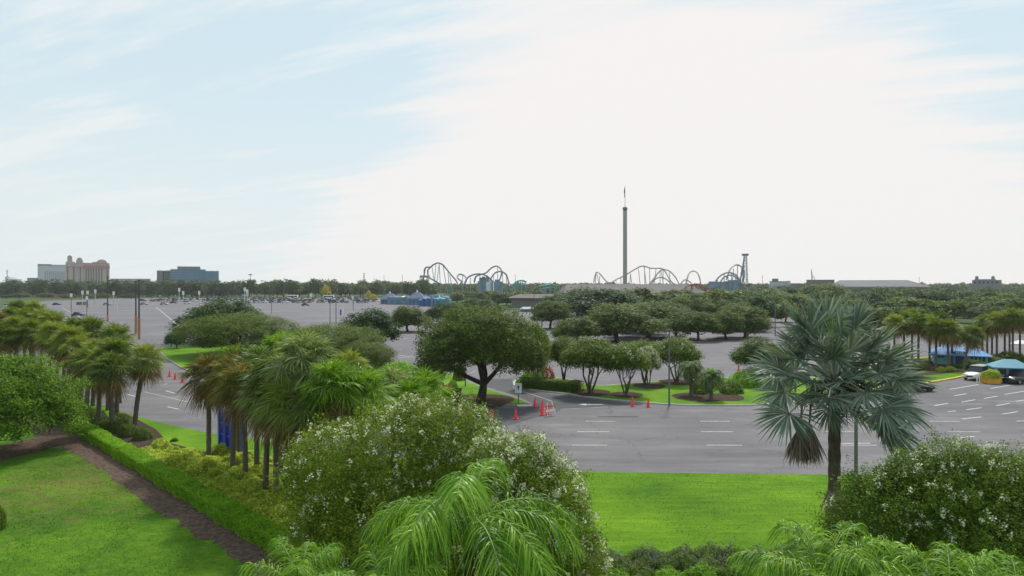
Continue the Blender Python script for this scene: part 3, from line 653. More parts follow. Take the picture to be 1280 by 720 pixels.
# big forked oak on the median tip
BO_l = [(0, 0, 6.8, 4.2, 4.2, 2.8), (-3.6, .3, 5.6, 2.7, 2.7, 2.2), (3.9, -.2, 5.4, 2.6, 2.6, 2.2), (-1.6, 1, 8.0, 2.6, 2.6, 2.0), (1.8, -.6, 7.8, 2.7, 2.7, 2.1), (-2.6, -2.2, 6.2, 2.5, 2.5, 2.0), (2.6, -2.4, 6.0, 2.5, 2.5, 1.9),
        (0, -2.8, 7.2, 2.4, 2.4, 2.0), (0, 3, 7, 2.8, 2.8, 2.2), (-4.7, -1, 4.4, 1.7, 1.7, 1.3), (4.9, -.6, 4.3, 1.7, 1.7, 1.4), (-4.6, 1, 7.0, 1.6, 1.6, 1.2), (4.7, 1, 6.9, 1.5, 1.5, 1.2), (-3.4, -2.2, 3.9, 2.1, 2.0, 1.5), (3.3, -2.2, 4.1, 2.0, 2.0, 1.4), (-5.0, -.2, 3.3, 1.4, 1.4, 1.1), (.2, -3.4, 5.0, 1.9, 1.7, 1.3), (5.2, .4, 3.7, 1.3, 1.4, 1.0), (-2.2, 2.4, 4.4, 2.2, 2.2, 1.5), (2.4, 2.6, 4.6, 2.2, 2.2, 1.5)]
BO = make_tree('oak_tree', rng, 'big_oak', lobes=BO_l, h=10, w=13, ncl=2900, cr=.55, nleaf=24, leaf=.20, mat='oak', limbs=8, seg=10, trunk_r=.42, fork=.19, low=-.5, inner=.35)
x, y = G(601, 503); plant_tree(BO, x, y, Z(376, y), 13.4, 'largest oak with a thick trunk forking into three at the tip of the grass median', rz=0, z=.12)

# crape myrtles on the grass island
def vase(rng, h, w, mat, fl, ncl=900, leaf=.17):
    lob = [(0, 0, h * .72, w * .33, w * .33, h * .26)]
    for i in range(6):
        a = i * 1.05 + rng.uniform(-.2, .2); lob.append((math.cos(a) * w * .27, math.sin(a) * w * .27, h * rng.uniform(.55, .75), w * .21, w * .21, h * .19))
    return make_tree('crape_myrtle', rng, 'crape_myrtle', lobes=lob, h=h, w=w, ncl=ncl, cr=.42, nleaf=20, leaf=leaf, mat=mat, bark='bark_l', trunks=4, trunk_r=.085, fork=.3, flowers=fl, limbs=12, low=-.5, inner=.3)
CM = [vase(rng, 6, 5, 'crape', 0), vase(rng, 6, 5, 'crape', 40), vase(rng, 6, 5, 'oak', 0)]
CMW = vase(rng, 6, 4, 'crape', 700, 700)
tpx(CM[2], 705, 478, 417, 50, 'thin crape myrtle at the left end of the grass island beside the dark hedge', z=.12, cat='tree')
tpx(CM[0], 738, 492, 416, 68, 'green crape myrtle with spread bare stems left of the two orange cones', z=.12)
tpx(CM[1], 782, 495, 425, 54, 'crape myrtle with a thick short trunk in the middle of the grass island', z=.12)
tpx(CMW, 810, 483, 431, 28, 'narrow crape myrtle covered in white blossom on the grass island', z=.12)
tpx(CM[0], 806, 480, 420, 46, 'leafy crape myrtle directly behind the white blossoming one', z=.12)
tpx(CM[1], 846, 479, 419, 56, 'round bright crape myrtle with pale trunk right of the island lamp post', z=.12)
tpx(CM[2], 947, 480, 419, 58, 'crape myrtle half hidden behind the left fronds of the silver palm', z=.12)
tpx(CM[0], 670, 482, 398, 34, 'tall loose tree beside the red leaved shrub at the island tip', z=.12)

M['blade'] = leafmat('front_lawn_blades', [(.05, .16, .003), (.10, .24, .005), (.17, .33, .010)], patch=.6, patch_scale=.9, trans=.3, gain=False)
M['blade2'] = leafmat('worn_lawn_blades', [(.03, .09, .005), (.065, .16, .008), (.12, .24, .012)], patch=.8, patch_scale=.5, trans=.3, gain=False)
def grass(name, n, fn, mat, label):
    P = fn(n); n = len(P); D = unit(np.stack([rng.normal(size=n) * 1.3, rng.normal(size=n) * 1.3, np.ones(n) * .8], 1)); a = rng.uniform(0, 3.14, n)
    V, Fq = ribbons(P, D, rng.uniform(.025, .075, n), rng.uniform(.02, .045, n), np.zeros(n), np.stack([np.cos(a), np.sin(a), np.zeros(n)], 1), 1, 'blade')
    tag(link(name, mesh_np(name, V, Fq, M[mat])), label, 'grass', kind='stuff')
def g1(n):
    x = rng.uniform(-24, 34, n); y = rng.uniform(28, 54, n); s_ = (np.stack([x, y], 1) - LA) @ LN; lim = np.interp(x, [p[0] for p in near], [p[1] for p in near]); ok = (y < lim - .05) & ((x > 2) | (s_ > 9)) ; return np.stack([x, y, np.full(n, .04)], 1)[ok]
LA = np.array((-37.3, 58.)); LB = np.array((-7.4, 27.3)); LD = (LB - LA) / np.linalg.norm(LB - LA); LN = np.array([-LD[1], LD[0]])
def g2(n):
    x = rng.uniform(-45, -8, n); y = rng.uniform(25, 56, n); q = np.stack([x, y], 1) - LA; s_ = q @ LN; t_ = q @ LD; ok = (s_ < -1.45) & (t_ > 6) & (np.abs(x / y) < .78)
    px = x / y * F + 640; py = H * F / y + HZ; ok &= (py > np.interp(px, [0, 30, 90], [587, 577, 563])); 
    f_ = .5 + .5 * np.sin(x * 1.3 + 2 * np.sin(y * .7)) * np.sin(y * 1.1 + x * .4); ok &= rng.random(n) < .35 + .65 * f_; return np.stack([x, y, np.full(n, .052)], 1)[ok]
grass('grass', 120000, g1, 'lawn', 'short bright green grass blades of the front lawn')
grass('grass', 260000, g2, 'lawn_left', 'short uneven grass blades of the worn left lawn')
# ================================================================== FOREGROUND PLANTS
# bright green tree on the left
LT_l = [(0, 0, 5.2, 3.6, 3.6, 2.0), (-2.4, 0, 5.0, 2.6, 2.6, 1.7), (2.5, .3, 4.5, 2.3, 2.3, 1.6), (.5, -2.2, 4.5, 2.6, 2.6, 1.6), (.8, 2.2, 5.0, 2.5, 2.5, 1.7), (3.6, -.5, 3.3, 1.5, 1.5, 1.1), (-1.5, -2.6, 3.8, 2.2, 2.2, 1.5), (3.0, -1.6, 3.7, 1.6, 1.6, 1.1), (4.3, .6, 2.6, 1.3, 1.3, .9), (1.2, -3.2, 3.3, 1.6, 1.6, 1.1), (4.2, 1.6, 4.2, 1.4, 1.4, 1.1), (2.2, 1.4, 6.0, 1.7, 1.7, 1.1), (2.6, -2.6, 2.6, 1.5, 1.5, 1.0), (4.6, -.6, 2.2, 1.2, 1.2, .8), (1.0, 2.6, 3.2, 2.0, 2.0, 1.2)]
LT = make_tree('leafy_tree', rng, 'bright_tree', lobes=LT_l, h=7.4, w=9, ncl=1500, cr=.55, nleaf=44, leaf=.16, mat='lime', limbs=5, seg=9, trunk_r=.24, fork=.2, low=-.7, inner=.3)
x, y = G(8, 568); plant_tree(LT, x - 1.5, y, Z(434, y) + .0, 9.6, 'bright green leafy tree at the left edge of the picture beside the mulch path', rz=.4)

# near crape myrtles with white blossom
def bush_tree(nm, lob, ncl, fl, mat, leaf=.085, nleaf=26, flsize=1.0):
    h = max(l[2] + l[5] for l in lob); w = 10
    V, Fq, C, Nn = crown(lob, ncl, .34, nleaf, leaf, rng, .3, -.6, .75, .5, .4); Cs, Ns = clumps_on(lob, ncl // 7, rng, 0, -.1); Cs = Cs + Ns * rng.uniform(.08, .42, (len(Cs), 1)) + np.array([0, 0, .08]); Ps = np.repeat(Cs, 14, 0) + rng.normal(size=(len(Cs) * 14, 3)) * .09
    V2, F2 = cards(Ps, leaf, rng, up=.4); cm = mesh_np(nm + '_crown', np.concatenate([V, V2]), np.concatenate([Fq, F2 + len(V)]), M[mat])
    nb = NB()
    for i in range(7):
        a = i * .9; b = np.array([math.cos(a) * .3, math.sin(a) * .3, 0])
        l = lob[i % len(lob)]; t = np.array(l[:3]); Q = limb(nb, b, t, .1, .05, rng, .05, 6)
        for _ in range(6):
            cc = C[rng.integers(len(C), size=14)]; e = cc[np.argmin(np.linalg.norm(cc - t, axis=1))]; limb(nb, Q[3], e, .04, .01, rng, .08, 4, 4)
    Cf, Nf = clumps_on(lob, fl, rng, 0, -.2); k = 16
    hz = rng.uniform(.6, 1.4, fl); P = np.repeat(Cf + Nf * .12 + np.array([0, 0, .06]), k, 0) + rng.normal(size=(fl * k, 3)) * np.repeat(hz, k)[:, None] * np.array([.055, .055, .075]) * flsize
    Vf, Ff = cards(P, .07, rng, aspect=.95); fm = mesh_np(nm + '_blossom', Vf, Ff, M['flower'])
    return dict(crown=cm, trunk=nb.mesh(nm + '_trunk', M['bark_l'], True), flowers=fm, h=1, w=1, name='crape_myrtle')
d0 = 26.0
def lob_px(l, d):      # lobe list in photo pixels at a distance, relative to the plant foot
    out = []
    for px, py, r, dz in l:
        rr = r * d / F; out.append((X(px, d), dz, Z(py, d), rr, rr, rr))
    return out
A = lob_px([(500, 580, 78, 0), (430, 585, 62, -1), (560, 575, 72, .5), (470, 640, 78, -1.5), (405, 640, 48, 0), (540, 650, 75, -1), (600, 600, 58, 0), (520, 545, 42, .6), (410, 690, 50, -1), (580, 545, 34, .5), (450, 720, 80, 0), (560, 730, 80, 0), (388, 590, 30, 0)], d0)
cx = X(500, d0); A = [(a - cx, b, c, r1, r2, r3) for a, b, c, r1, r2, r3 in A]
t = bush_tree('big_crape_myrtle', A, 6500, 560, 'crape_near'); plant_tree(t, cx, d0, 1, 1, 'largest crape myrtle with scattered white blossom in the centre foreground', rz=0)
d1 = 23.5
B = lob_px([(655, 600, 48, 0), (690, 620, 42, 0), (660, 660, 52, 0), (705, 665, 42, -.3), (620, 580, 34, .3), (660, 572, 26, .3), (725, 705, 34, 0), (690, 740, 60, 0), (640, 740, 70, 0), (610, 640, 45, 0)], d1)
cx = X(660, d1); B = [(a - cx, b, c, r1, r2, r3) for a, b, c, r1, r2, r3 in B]
t = bush_tree('white_crape_myrtle', B, 2900, 720, 'crape_near', .08); plant_tree(t, cx, d1, 1, 1, 'crape myrtle thick with white blossom at the edge of the front lawn', rz=0)
d2 = 24.5
Cc = lob_px([(1165, 636, 64, 0), (1100, 655, 54, 0), (1225, 638, 62, 0), (1150, 602, 34, .4), (1190, 577, 28, .2), (1280, 626, 50, 0), (1222, 590, 26, 0), (1330, 640, 80, 0), (1065, 655, 34, 0), (1120, 690, 60, -.5), (1200, 690, 80, -1), (1280, 690, 80, 0), (1090, 618, 26, .5), (1252, 585, 22, .4), (1128, 606, 22, .3)], d2)
cx = X(1190, d2); Cc = [(a - cx, b, c, r1, r2, r3) for a, b, c, r1, r2, r3 in Cc]
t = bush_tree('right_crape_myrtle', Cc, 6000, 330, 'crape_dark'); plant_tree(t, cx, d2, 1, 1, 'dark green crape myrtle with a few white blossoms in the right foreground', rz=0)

# hedge
def hedge(name, length, w, h, dens, leaf, mat, rng, wob=.05):
    nb = NB(); n = int(dens * length * (w + 2 * h)); u = rng.uniform(0, w + 2 * h, n); s = rng.uniform(0, length, n)
    y = np.where(u < h, 0, np.where(u < h + w, u - h, w)); z = np.where(u < h, u, np.where(u < h + w, h, u - h - w))
    dep = rng.uniform(-.09, .03, n) ; wv = wob * np.sin(s * 2.1) + wob * np.sin(s * .73 + 2) + wob * .6 * np.sin(s * 5.3 + u * 4)
    yy = y + np.where(u < h, -(dep + wv), np.where(u < h + w, 0, dep + wv)); zz = np.where((u >= h) & (u < h + w), z + dep + wv, z)
    rr = np.where((z > h - .12), .08 * np.abs(y / w - .5) * 2, 0); P = np.stack([s, yy, np.maximum(zz - rr, .03)], 1)
    nrm = np.stack([np.zeros(n), np.where(u < h, -1., np.where(u < h + w, 0, 1)), np.where((u >= h) & (u < h + w), 1., 0)], 1)
    nb.add(*cards(P, leaf, rng, up=.25, outward=nrm * 1.2), 0)
    V = np.array([(x_, y_, z_) for z_ in (0, h - .3) for x_, y_ in ((.3, .28), (length - .3, .28), (length - .3, w - .28), (.3, w - .28))])
    nb.add(V, np.array([(4, 5, 6, 7), (0, 1, 5, 4), (1, 2, 6, 5), (2, 3, 7, 6), (3, 0, 4, 7)]), 1)
    return nb.mesh(name, [M[mat], M['shrub']])
hm = hedge('hedge', HL + 7, 1.05, .85, 800, .085, 'hedge', rng)
o = link('clipped_hedge', hm, None, (LA[0] - LD[0] * 1, LA[1] - LD[1] * 1, .05)); o.rotation_euler.z = math.atan2(LD[1], LD[0])
tag(o, 'long low clipped green hedge beside the brown mulch path', 'hedge')

# variegated shrubs: individual mounds along the bed
SV = [mound(rng, 3400, .13, 'shrub_var') for _ in range(3)]; SG = [mound(rng, 2600, .12, 'shrub') for _ in range(2)]; SL = mound(rng, 2600, .12, 'shrub_lime'); SR = mound(rng, 1500, .14, 'shrub_red'); SH = mound(rng, 2600, .11, 'hedge')
SP = [mound(rng, 3000, .10, 'shrub', 'dome', 'purple', 110, True) for _ in range(3)]
k = 0
for s in np.arange(15.2, 47, 1.15):
    wid = 1.3 + min(1, (s - 15) / 6) * 4.0
    for n in np.arange(1.7, 1.5 + wid, 1.15):
        x, y = hp(s + random.uniform(-.35, .35), n + random.uniform(-.3, .3))
        put('variegated_shrub', SV[k % 3], x, y, (random.uniform(.62, .86), random.uniform(.62, .86), random.uniform(.5, 1.05)), 'yellow-green variegated shrub in the mass planted behind the clipped hedge', 'shrub', 'variegated shrubs behind the hedge', .06); k += 1
for i, (px, py, w, h) in enumerate([(135, 533, 34, .8), (150, 530, 26, .9), (118, 524, 30, .8), (160, 546, 26, 1.0), (178, 550, 24, .95), (100, 520, 28, .8), (128, 540, 30, .8), (90, 512, 30, .9), (110, 532, 26, .8), (143, 541, 26, .9), (78, 508, 30, .9)]):
    x, y = G(px, py); r = w / 2 * y / F; put('green_shrub', SG[i % 2], x, y, (r, r, h), 'dull green rounded shrub under the left palm cluster, %s from the left' % ORD[[10, 7, 9, 2, 8, 6, 5, 4, 3, 1, 0].index(i) if False else sorted([135, 150, 118, 160, 178, 100, 128, 90, 110, 143, 78]).index(px)], 'shrub', 'shrubs under the left palm cluster', .06)
for px, py, w, h, lab in [(200, 555, 20, .9, 'spiky green grass clump left of the variegated shrubs'), (218, 552, 13, .6, 'smaller spiky green clump beside the larger one near the variegated shrubs')]:
    x, y = G(px, py); n = 900; nb = NB(); a = rng.uniform(0, 6.28, n); e = rng.uniform(.35, 1.5, n); D = np.stack([np.cos(a) * np.cos(e), np.sin(a) * np.cos(e), np.sin(e)], 1)
    r = w / 2 * y / F; nb.add(*ribbons(rng.normal(size=(n, 3)) * np.array([.12, .12, 0]) * r, D, rng.uniform(.7, 1.15, n) * r * 1.15, np.full(n, .05), np.full(n, .35), unit(np.cross(D, [0, 0, 1.])), 3, 'blade'))
    put('grass_clump', nb.mesh('grass_clump', M['shrub_lime']), x, y, 1, lab, 'grass clump')

# sabal palms
PV = []
for i in range(5):
    g, b, st = fan_palm(rng, 52, 1.12, .95, 34, 2.2, .42, (M['sabal'], M['sabal_old']), dead=1, old_from=.74, cup=.10, widthf=.62, elev=(1.5, -1.3), k=4)
    PV.append((g, b, st))
def recol(me, mat):
    c = me.copy(); c.materials[0] = M[mat]; return c
PVP = [(recol(g, 'sabal_pale'), b, s) for g, b, s in PV[:3]]; PVD = [(recol(g, 'sabal_dry'), b, s) for g, b, s in PV[1:4]]; PVB = [(recol(g, 'sabal_bright'), b, s) for g, b, s in PV[2:5]]
def sabal(x, y, hc, label, group=None, pv=None, sc=1.0, lean=None, z=0.0, tr=.17):
    v = random.choice(pv or (PV + PV + PV + PVD[:1])); lean = lean or (random.uniform(-.35, .35), random.uniform(-.35, .35))
    e = empty('sabal_palm', (x, y, z), label, 'palm', group)
    link('trunk', palm_trunk(hc, tr, tr * .85, lean, rng, boots=14, n=8), e)
    for nm, me in zip(('crown', 'dead_fronds', 'frond_stalks'), v):
        o = link(nm, me, e, (lean[0], lean[1], hc)); o.scale = (sc, sc, sc); o.rotation_euler.z = random.uniform(0, 6.28) if nm == 'crown' else 0
    for c in e.children: c.rotation_euler.z = e.children[0].rotation_euler.z if False else c.rotation_euler.z
    return e
# left cluster, trunks seen
la = [(169, 532, 449, 'lone leaning palm at the right end of the left palm cluster', (.9, 0)), (140, 540, 462, None, None), (146, 525, 440, None, None), (123, 527, 452, None, None), (108, 523, 450, None, None), (116, 508, 440, None, (.5, 0)), (135, 513, 438, None, None), (101, 505, 435, None, None), (92, 500, 430, None, None),
      (80, 498, 430, None, None), (70, 492, 425, None, None), (96, 515, 455, None, None)]
la2 = sorted([q for q in la if q[3] is None], key=lambda q: q[0])
for q in la:
    px, py, pc, lab, ln = q; x, y = G(px, py)
    if lab is None: lab = 'shaggy palm of the left cluster, %s trunk from its left end' % ORD[la2.index(q)]
    sabal(x, y, max(3.6, Z(pc, y)), lab, 'palms of the left cluster', lean=ln, sc=1.0, tr=.2)
k = 0
for px, d, zc in [(150, 70, 6.6), (120, 76, 7.0), (95, 79, 6.8), (72, 83, 7.3), (52, 88, 7.4), (30, 91, 7.4), (12, 94, 7.6), (-5, 90, 7.4), (60, 76, 6.6), (38, 80, 6.6), (18, 84, 6.8), (85, 72, 6.4), (42, 98, 8.2), (22, 104, 8.2), (3, 78, 6.2), (-18, 84, 7)]:
    sabal(X(px, d), d, zc, 'shaggy palm in the far part of the left cluster, trunk hidden by nearer palms', 'hidden trunk palms of the left cluster', sc=1.12); k += 1
# centre cluster
lb = [(261, 578, 468, 3), (291, 592, 470, 3), (298, 580, 455, 0), (307, 604, 480, 3), (321, 594, 462, 0), (332, 621, 490, 1), (351, 607, 475, 0), (359, 634, 498, 0), (369, 617, 480, 1)]
sb = sorted(q[0] for q in lb)
for px, py, pc, kd in lb:
    x, y = G(px, py); sabal(x, y, Z(pc, y), 'tall palm in the centre cluster by the blue board, %s trunk from the left' % ORD[sb.index(px)], 'palms of the centre cluster', sc=1.05, lean=(random.uniform(-.3, .3), 0), tr=.17, pv=[PV, PVP, PVB, PVD][kd])
for px, pc, d, pv, lab, sc in [(380, 452, 37, PVP, 'silvery drooping palm at the top of the centre cluster', 1.2), (345, 470, 39, PV, 'palm crown left of the silvery drooping one', 1.1), (416, 480, 35, PVB, 'bright green palm right of the silvery drooping one', .95), (350, 440, 46, PVB, 'fresh green palm behind the silvery drooping one', 1.0),
                      (455, 490, 36, PVB, 'vivid green palm rising just behind the big crape myrtle', 1.0), (400, 505, 35, PV, 'shaded palm between the bright palms and the crape myrtle', 1.0), (492, 486, 42, PVP, 'dull palm behind the big crape myrtle, left of the yellow-green palm', 1.0), (532, 488, 42, PVB, 'yellow-green palm behind the right shoulder of the crape myrtle', .95), (365, 500, 36, PV, 'dark palm crown lowest in the centre cluster', 1.0), (512, 500, 40, PVB, 'small bright palm beside the yellow-green palm', .85), (436, 462, 43, PV, 'far palm behind the vivid green palm', .9)]:
    sabal(X(px, d), d, Z(pc, d), lab, 'palms of the centre cluster', pv=pv, sc=sc, lean=(0, 0), tr=.17)

# toll gate palms
SABAL_K = 1.22
lt = [(1205, 463, 419, 9), (1185, 462, 412, 0), (1190, 457, 415, 0), (1170, 461, 410, 0), (1162, 455, 405, 0), (1148, 458, 404, 0), (1130, 455, 400, 0), (1118, 457, 405, 0), (1140, 450, 397, 0), (1175, 450, 400, 0)]
st_ = sorted(q[0] for q in lt)
for px, py, pc, ln in lt:
    x, y = G(px, py); sabal(x, y, Z(pc, y), 'palm in the group before the teal ticket building, %s trunk from the left' % ORD[st_.index(px)], 'palms before the teal building', lean=(1.2 if ln else 0, 0), sc=1.05, z=.1)
lt = [(1234, 449, 404), (1246, 451, 402), (1256, 448, 399), (1266, 452, 398), (1275, 448, 396), (1228, 446, 405), (1284, 451, 398), (1240, 444, 397), (1262, 444, 395)]
st_ = sorted(q[0] for q in lt)
for px, py, pc in lt:
    x, y = G(px, py); sabal(x, y, Z(pc, y), 'tall palm in the row behind the toll booth, %s trunk from the left' % ORD[st_.index(px)], 'palms behind the toll booth', lean=(0, 0), sc=1.05, z=.1)

# silver palm
xb, yb = X(1043, 31), 31.0
e = empty('silver_palm', (xb, yb, 0), 'large silvery blue-green fan palm standing alone at the right of the front lawn', 'palm')
zc = Z(476, yb)
link('trunk', palm_trunk(zc + .3, .27, .25, (0, 0), rng, 'bark_l', n=14, boots=26), e)
gr = NB(); st = NB(); r2 = np.random.default_rng(8)
fl = [  # direction of each fan: azimuth (0 = right, 90 = away), elevation, petiole, radius
 (175, 70, 2.7, 1.8), (5, 70, 2.8, 1.8), (95, 80, 2.9, 1.8), (268, 76, 2.1, 1.75), (215, 56, 2.1, 1.6), (330, 52, 2.1, 1.7), (140, 50, 2.4, 1.6), (40, 50, 2.5, 1.6), (150, 62, 2.9, 1.7), (30, 62, 2.9, 1.7), (190, 48, 2.5, 1.6), (350, 46, 2.5, 1.6),
 (180, 30, 2.6, 1.6), (0, 28, 2.7, 1.75), (235, 38, 2.0, 1.5), (300, 34, 2.0, 1.55), (200, 12, 2.5, 1.55), (345, 10, 2.7, 1.75), (160, 10, 2.6, 1.55), (20, 6, 2.7, 1.65), (90, 25, 2.3, 1.5), (60, 12, 2.2, 1.5), (120, 10, 2.3, 1.5), (172, 20, 2.8, 1.5), (8, 16, 2.9, 1.6),
 (255, 12, 1.9, 1.4), (285, 0, 1.9, 1.45), (192, 2, 2.7, 1.5), (350, -10, 2.6, 1.65), (232, -10, 2.0, 1.35), (320, -20, 2.3, 1.5), (10, -28, 2.4, 1.5), (150, -26, 2.3, 1.35), (270, -36, 1.5, 1.2), (335, -38, 2.5, 1.5), (80, -20, 2, 1.3), (240, -44, 1.5, 1.05), (315, 14, 2.2, 1.5), (228, 10, 2.2, 1.45), (345, -48, 2.9, 1.6), (20, -44, 2.6, 1.5), (205, 32, 2.6, 1.55), (335, 32, 2.6, 1.6), (350, -34, 2.9, 1.7), (8, -12, 3.0, 1.7), (186, -24, 2.8, 1.6), (250, 50, 2.0, 1.5), (290, 52, 2.0, 1.55)]
for az, el, Lp, Rf in fl:
    az, el = R(az + r2.normal() * 5), R(el + r2.normal() * 3)
    d = np.array([math.cos(az) * math.cos(el), math.sin(az) * math.cos(el), math.sin(el)]); hub = d * Lp * .92; hub[2] -= .12 * Lp * math.cos(el)
    st.add(*tube([d * .2, d * Lp * .5 + np.array([0, 0, .06]), hub], [.06, .045, .035], 6))
    up = np.array([-math.cos(az) * math.sin(el), -math.sin(az) * math.sin(el), math.cos(el)]) 
    nn = unit(up + r2.normal(size=3) * .35 + np.array([0, -.35, 0]))
    fan(gr, hub, unit(d + np.array([0, 0, -.18])), nn, Rf * 1.05, 54, 2.2, .16 if el > 0 else .26, r2, 0, .26, 6, .45, 1.25)
link('crown', gr.mesh('silver_palm_crown', M['bismarck']), e, (0, 0, zc)); link('frond_stalks', st.mesh('silver_palm_stalks', plain('silver_stalk', (.30, .34, .28), .5), True), e, (0, 0, zc))
sp = NB(); 
for az, el, rr, ds in ((100, 80, 1.35, 1.5), (250, 82, 1.3, 1.5)):
    d = np.array([math.cos(R(az)) * math.cos(R(el)), math.sin(R(az)) * math.cos(R(el)), math.sin(R(el))]); fan(sp, d * ds, d, np.array([0, -1., .1]), rr, 26, .42, .02, r2, 0, .05, 4, .6, 1)
link('new_frond', sp.mesh('new_frond', M['bismarck_new']), e, (0, 0, zc + .2))
dd = NB()
for (ox, oz, L0, wd) in ((-1.65, -2.0, 1.75, .46), (-1.25, -1.95, 1.75, .44)):
    n = 130; a = r2.uniform(-1, 1, n); D = unit(np.stack([a * wd * .85, r2.normal(size=n) * .3, -np.ones(n)], 1))
    dd.add(*ribbons(np.tile([ox, -.3, oz], (n, 1)) + r2.normal(size=(n, 3)) * .04, D, r2.uniform(.8, 1.05, n) * L0, np.full(n, .075), np.zeros(n), unit(np.stack([np.ones(n), r2.normal(size=n), np.zeros(n)], 1)), 3, 'leaf'))
    dd.add(*tube([(0, 0, -.1), (ox * .6, -.2, -.05), (ox * .95, -.3, oz * .55), (ox, -.3, oz)], [.07, .06, .05, .04], 6))
n = 70; a = r2.uniform(0, 6.28, n); D = unit(np.stack([np.cos(a) * .35, np.sin(a) * .35, -np.ones(n)], 1))
dd.add(*ribbons(np.stack([np.cos(a) * .25, np.sin(a) * .25, np.full(n, 2.9 - zc)], 1), D, r2.uniform(.7, 1.5, n), np.full(n, .1), np.zeros(n), unit(np.cross(D, [0, 0, 1.]) + .01), 3, 'leaf'))
link('dead_fronds', dd.mesh('dead_fronds', M['dead']), e, (0, 0, zc))
fr = NB()
for cxx, czz, nst in ((.75, .15, 26), (-.75, -.1, 22), (.35, -.5, 20), (-1.35, -.7, 12), (.4, -1.3, 12), (1.2, -.35, 16)):
    for _ in range(nst):
        a = np.array([cxx * .2, -.1, czz * .3 - .1]); b = np.array([cxx, -.35, czz]) + r2.normal(size=3) * np.array([.3, .3, .22]); c = b + np.array([0, 0, -.35]) + r2.normal(size=3) * .08
        fr.add(*tube([a, (a + b) / 2 + np.array([0, 0, .15]), b, c], [.02, .02, .022, .012], 4))
    P = np.tile([cxx, -.35, czz - .15], (nst * 14, 1)) + r2.normal(size=(nst * 14, 3)) * np.array([.3, .3, .26]); fr.add(*cards(P, .075, r2, aspect=.9))
link('flower_stalks', fr.mesh('flower_stalks', M['twig']), e, (0, 0, zc))

# queen palm in the foreground
xq, yq = X(586, 14.2), 14.2; zq = Z(652, yq)
r3 = np.random.default_rng(21)
az = [(R(70), R(72)), (R(176), R(36)), (R(-6), R(28)), (R(268), R(74)), (R(158), R(26)), (R(24), R(30)), (R(207), R(10)), (R(333), R(8)), (R(102), R(40)), (R(228), R(34)), (R(312), R(30)), (R(190), R(-10)), (R(352), R(-12)), (R(130), R(14)), (R(250), R(52))]
az += [(R(290), R(26))]
g, s = feather_palm(r3, 16, 2.7, .74, 84, .025, .95, 'queen', azs=az, drop=1.7, k=6)
e = empty('queen_palm', (xq, yq, 0), 'bright green feathery palm with drooping leaflets in front of the crape myrtles', 'palm')
link('trunk', palm_trunk(zq - .35, .13, .10, (0, 0), rng, 'queen_bark', n=12), e)
nb = NB(); nb.add(*tube([(0, 0, zq - .45), (0, 0, zq - .1), (0, 0, zq + .35)], [.12, .13, .05], 10)); link('crown_shaft', nb.mesh('crown_shaft', M['rachis'], True), e)
link('fronds', g, e, (0, 0, zq)); link('frond_stalks', s, e, (0, 0, zq))
# further feather palms, crowns cut by the lower edge
FP = [feather_palm(r3, 15, 2.1, .72, 80, .022, .9, 'queen', el=(1.45, .25), drop=1.5, k=4) for _ in range(2)]
for i, (px, py, d, lab, sc) in enumerate([(372, 742, 17, 'bright feathery palm crown at the lower edge left of the queen palm', .85), (1030, 735, 15, 'bright feathery palm crown at the lower edge below the silver palm', 1.0), (1190, 770, 14, 'bright feathery palm crown in the lower right corner', 1.0), (480, 765, 13, 'feathery palm crown at the lower edge below the big crape myrtle', .85), (1275, 768, 14, 'feathery palm crown cut by the right edge', .8)]):
    e = empty('feather_palm', (X(px, d), d, 0), lab, 'palm'); zz = Z(py, d)
    link('trunk', palm_trunk(zz, .13, .09, (0, 0), rng, 'queen_bark', n=8), e)
    for nm, me in zip(('fronds', 'frond_stalks'), FP[i % 2]): o = link(nm, me, e, (0, 0, zz)); o.scale = (sc,) * 3
# jelly palms on the island
JP = [feather_palm(r3, 34, 1.75, .5, 34, .05, .5, 'jelly', el=(1.45, -.5), drop=2.0, k=3) for _ in range(2)]
for i, (px, py, pc, lab, br) in enumerate([(864, 495, 462, 'grey-green feather palm left of the pair on the grass island', 0), (889, 501, 474, 'shorter feather palm with a yellow-green top, right of the pair on the island', 1)]):
    x, y = G(px, py); e = empty('feather_palm', (x, y, .12), lab, 'palm'); zz = Z(pc, y)
    link('trunk', palm_trunk(zz, .2, .17, (0, 0), rng, n=8), e)
    for nm, me in zip(('fronds', 'frond_stalks'), JP[i]): o = link(nm, me, e, (0, 0, zz)); 
    if br:
        nbb = feather_palm(r3, 10, 1.1, .4, 24, .05, .4, 'sabal_bright', el=(1.5, 1.1), drop=.9, k=3); link('new_fronds', nbb[0], e, (0, 0, zz + .1))

# purple flower bed
k = 0
for y0 in (29.2, 28.2, 27.2, 26.2):
    for xx in np.arange(2.2, 16.5, 1.0):
        put('low_shrub', SP[k % 3] if y0 > 27.5 else (SL if k % 3 else SG[0]), xx + random.uniform(-.3, .3), y0 + random.uniform(-.3, .3), (.85, .75, random.uniform(.75, 1.05)), 'low green shrub in the flower bed along the foot of the front lawn', 'shrub', 'low shrubs below the lawn', .03, rz=0); k += 1
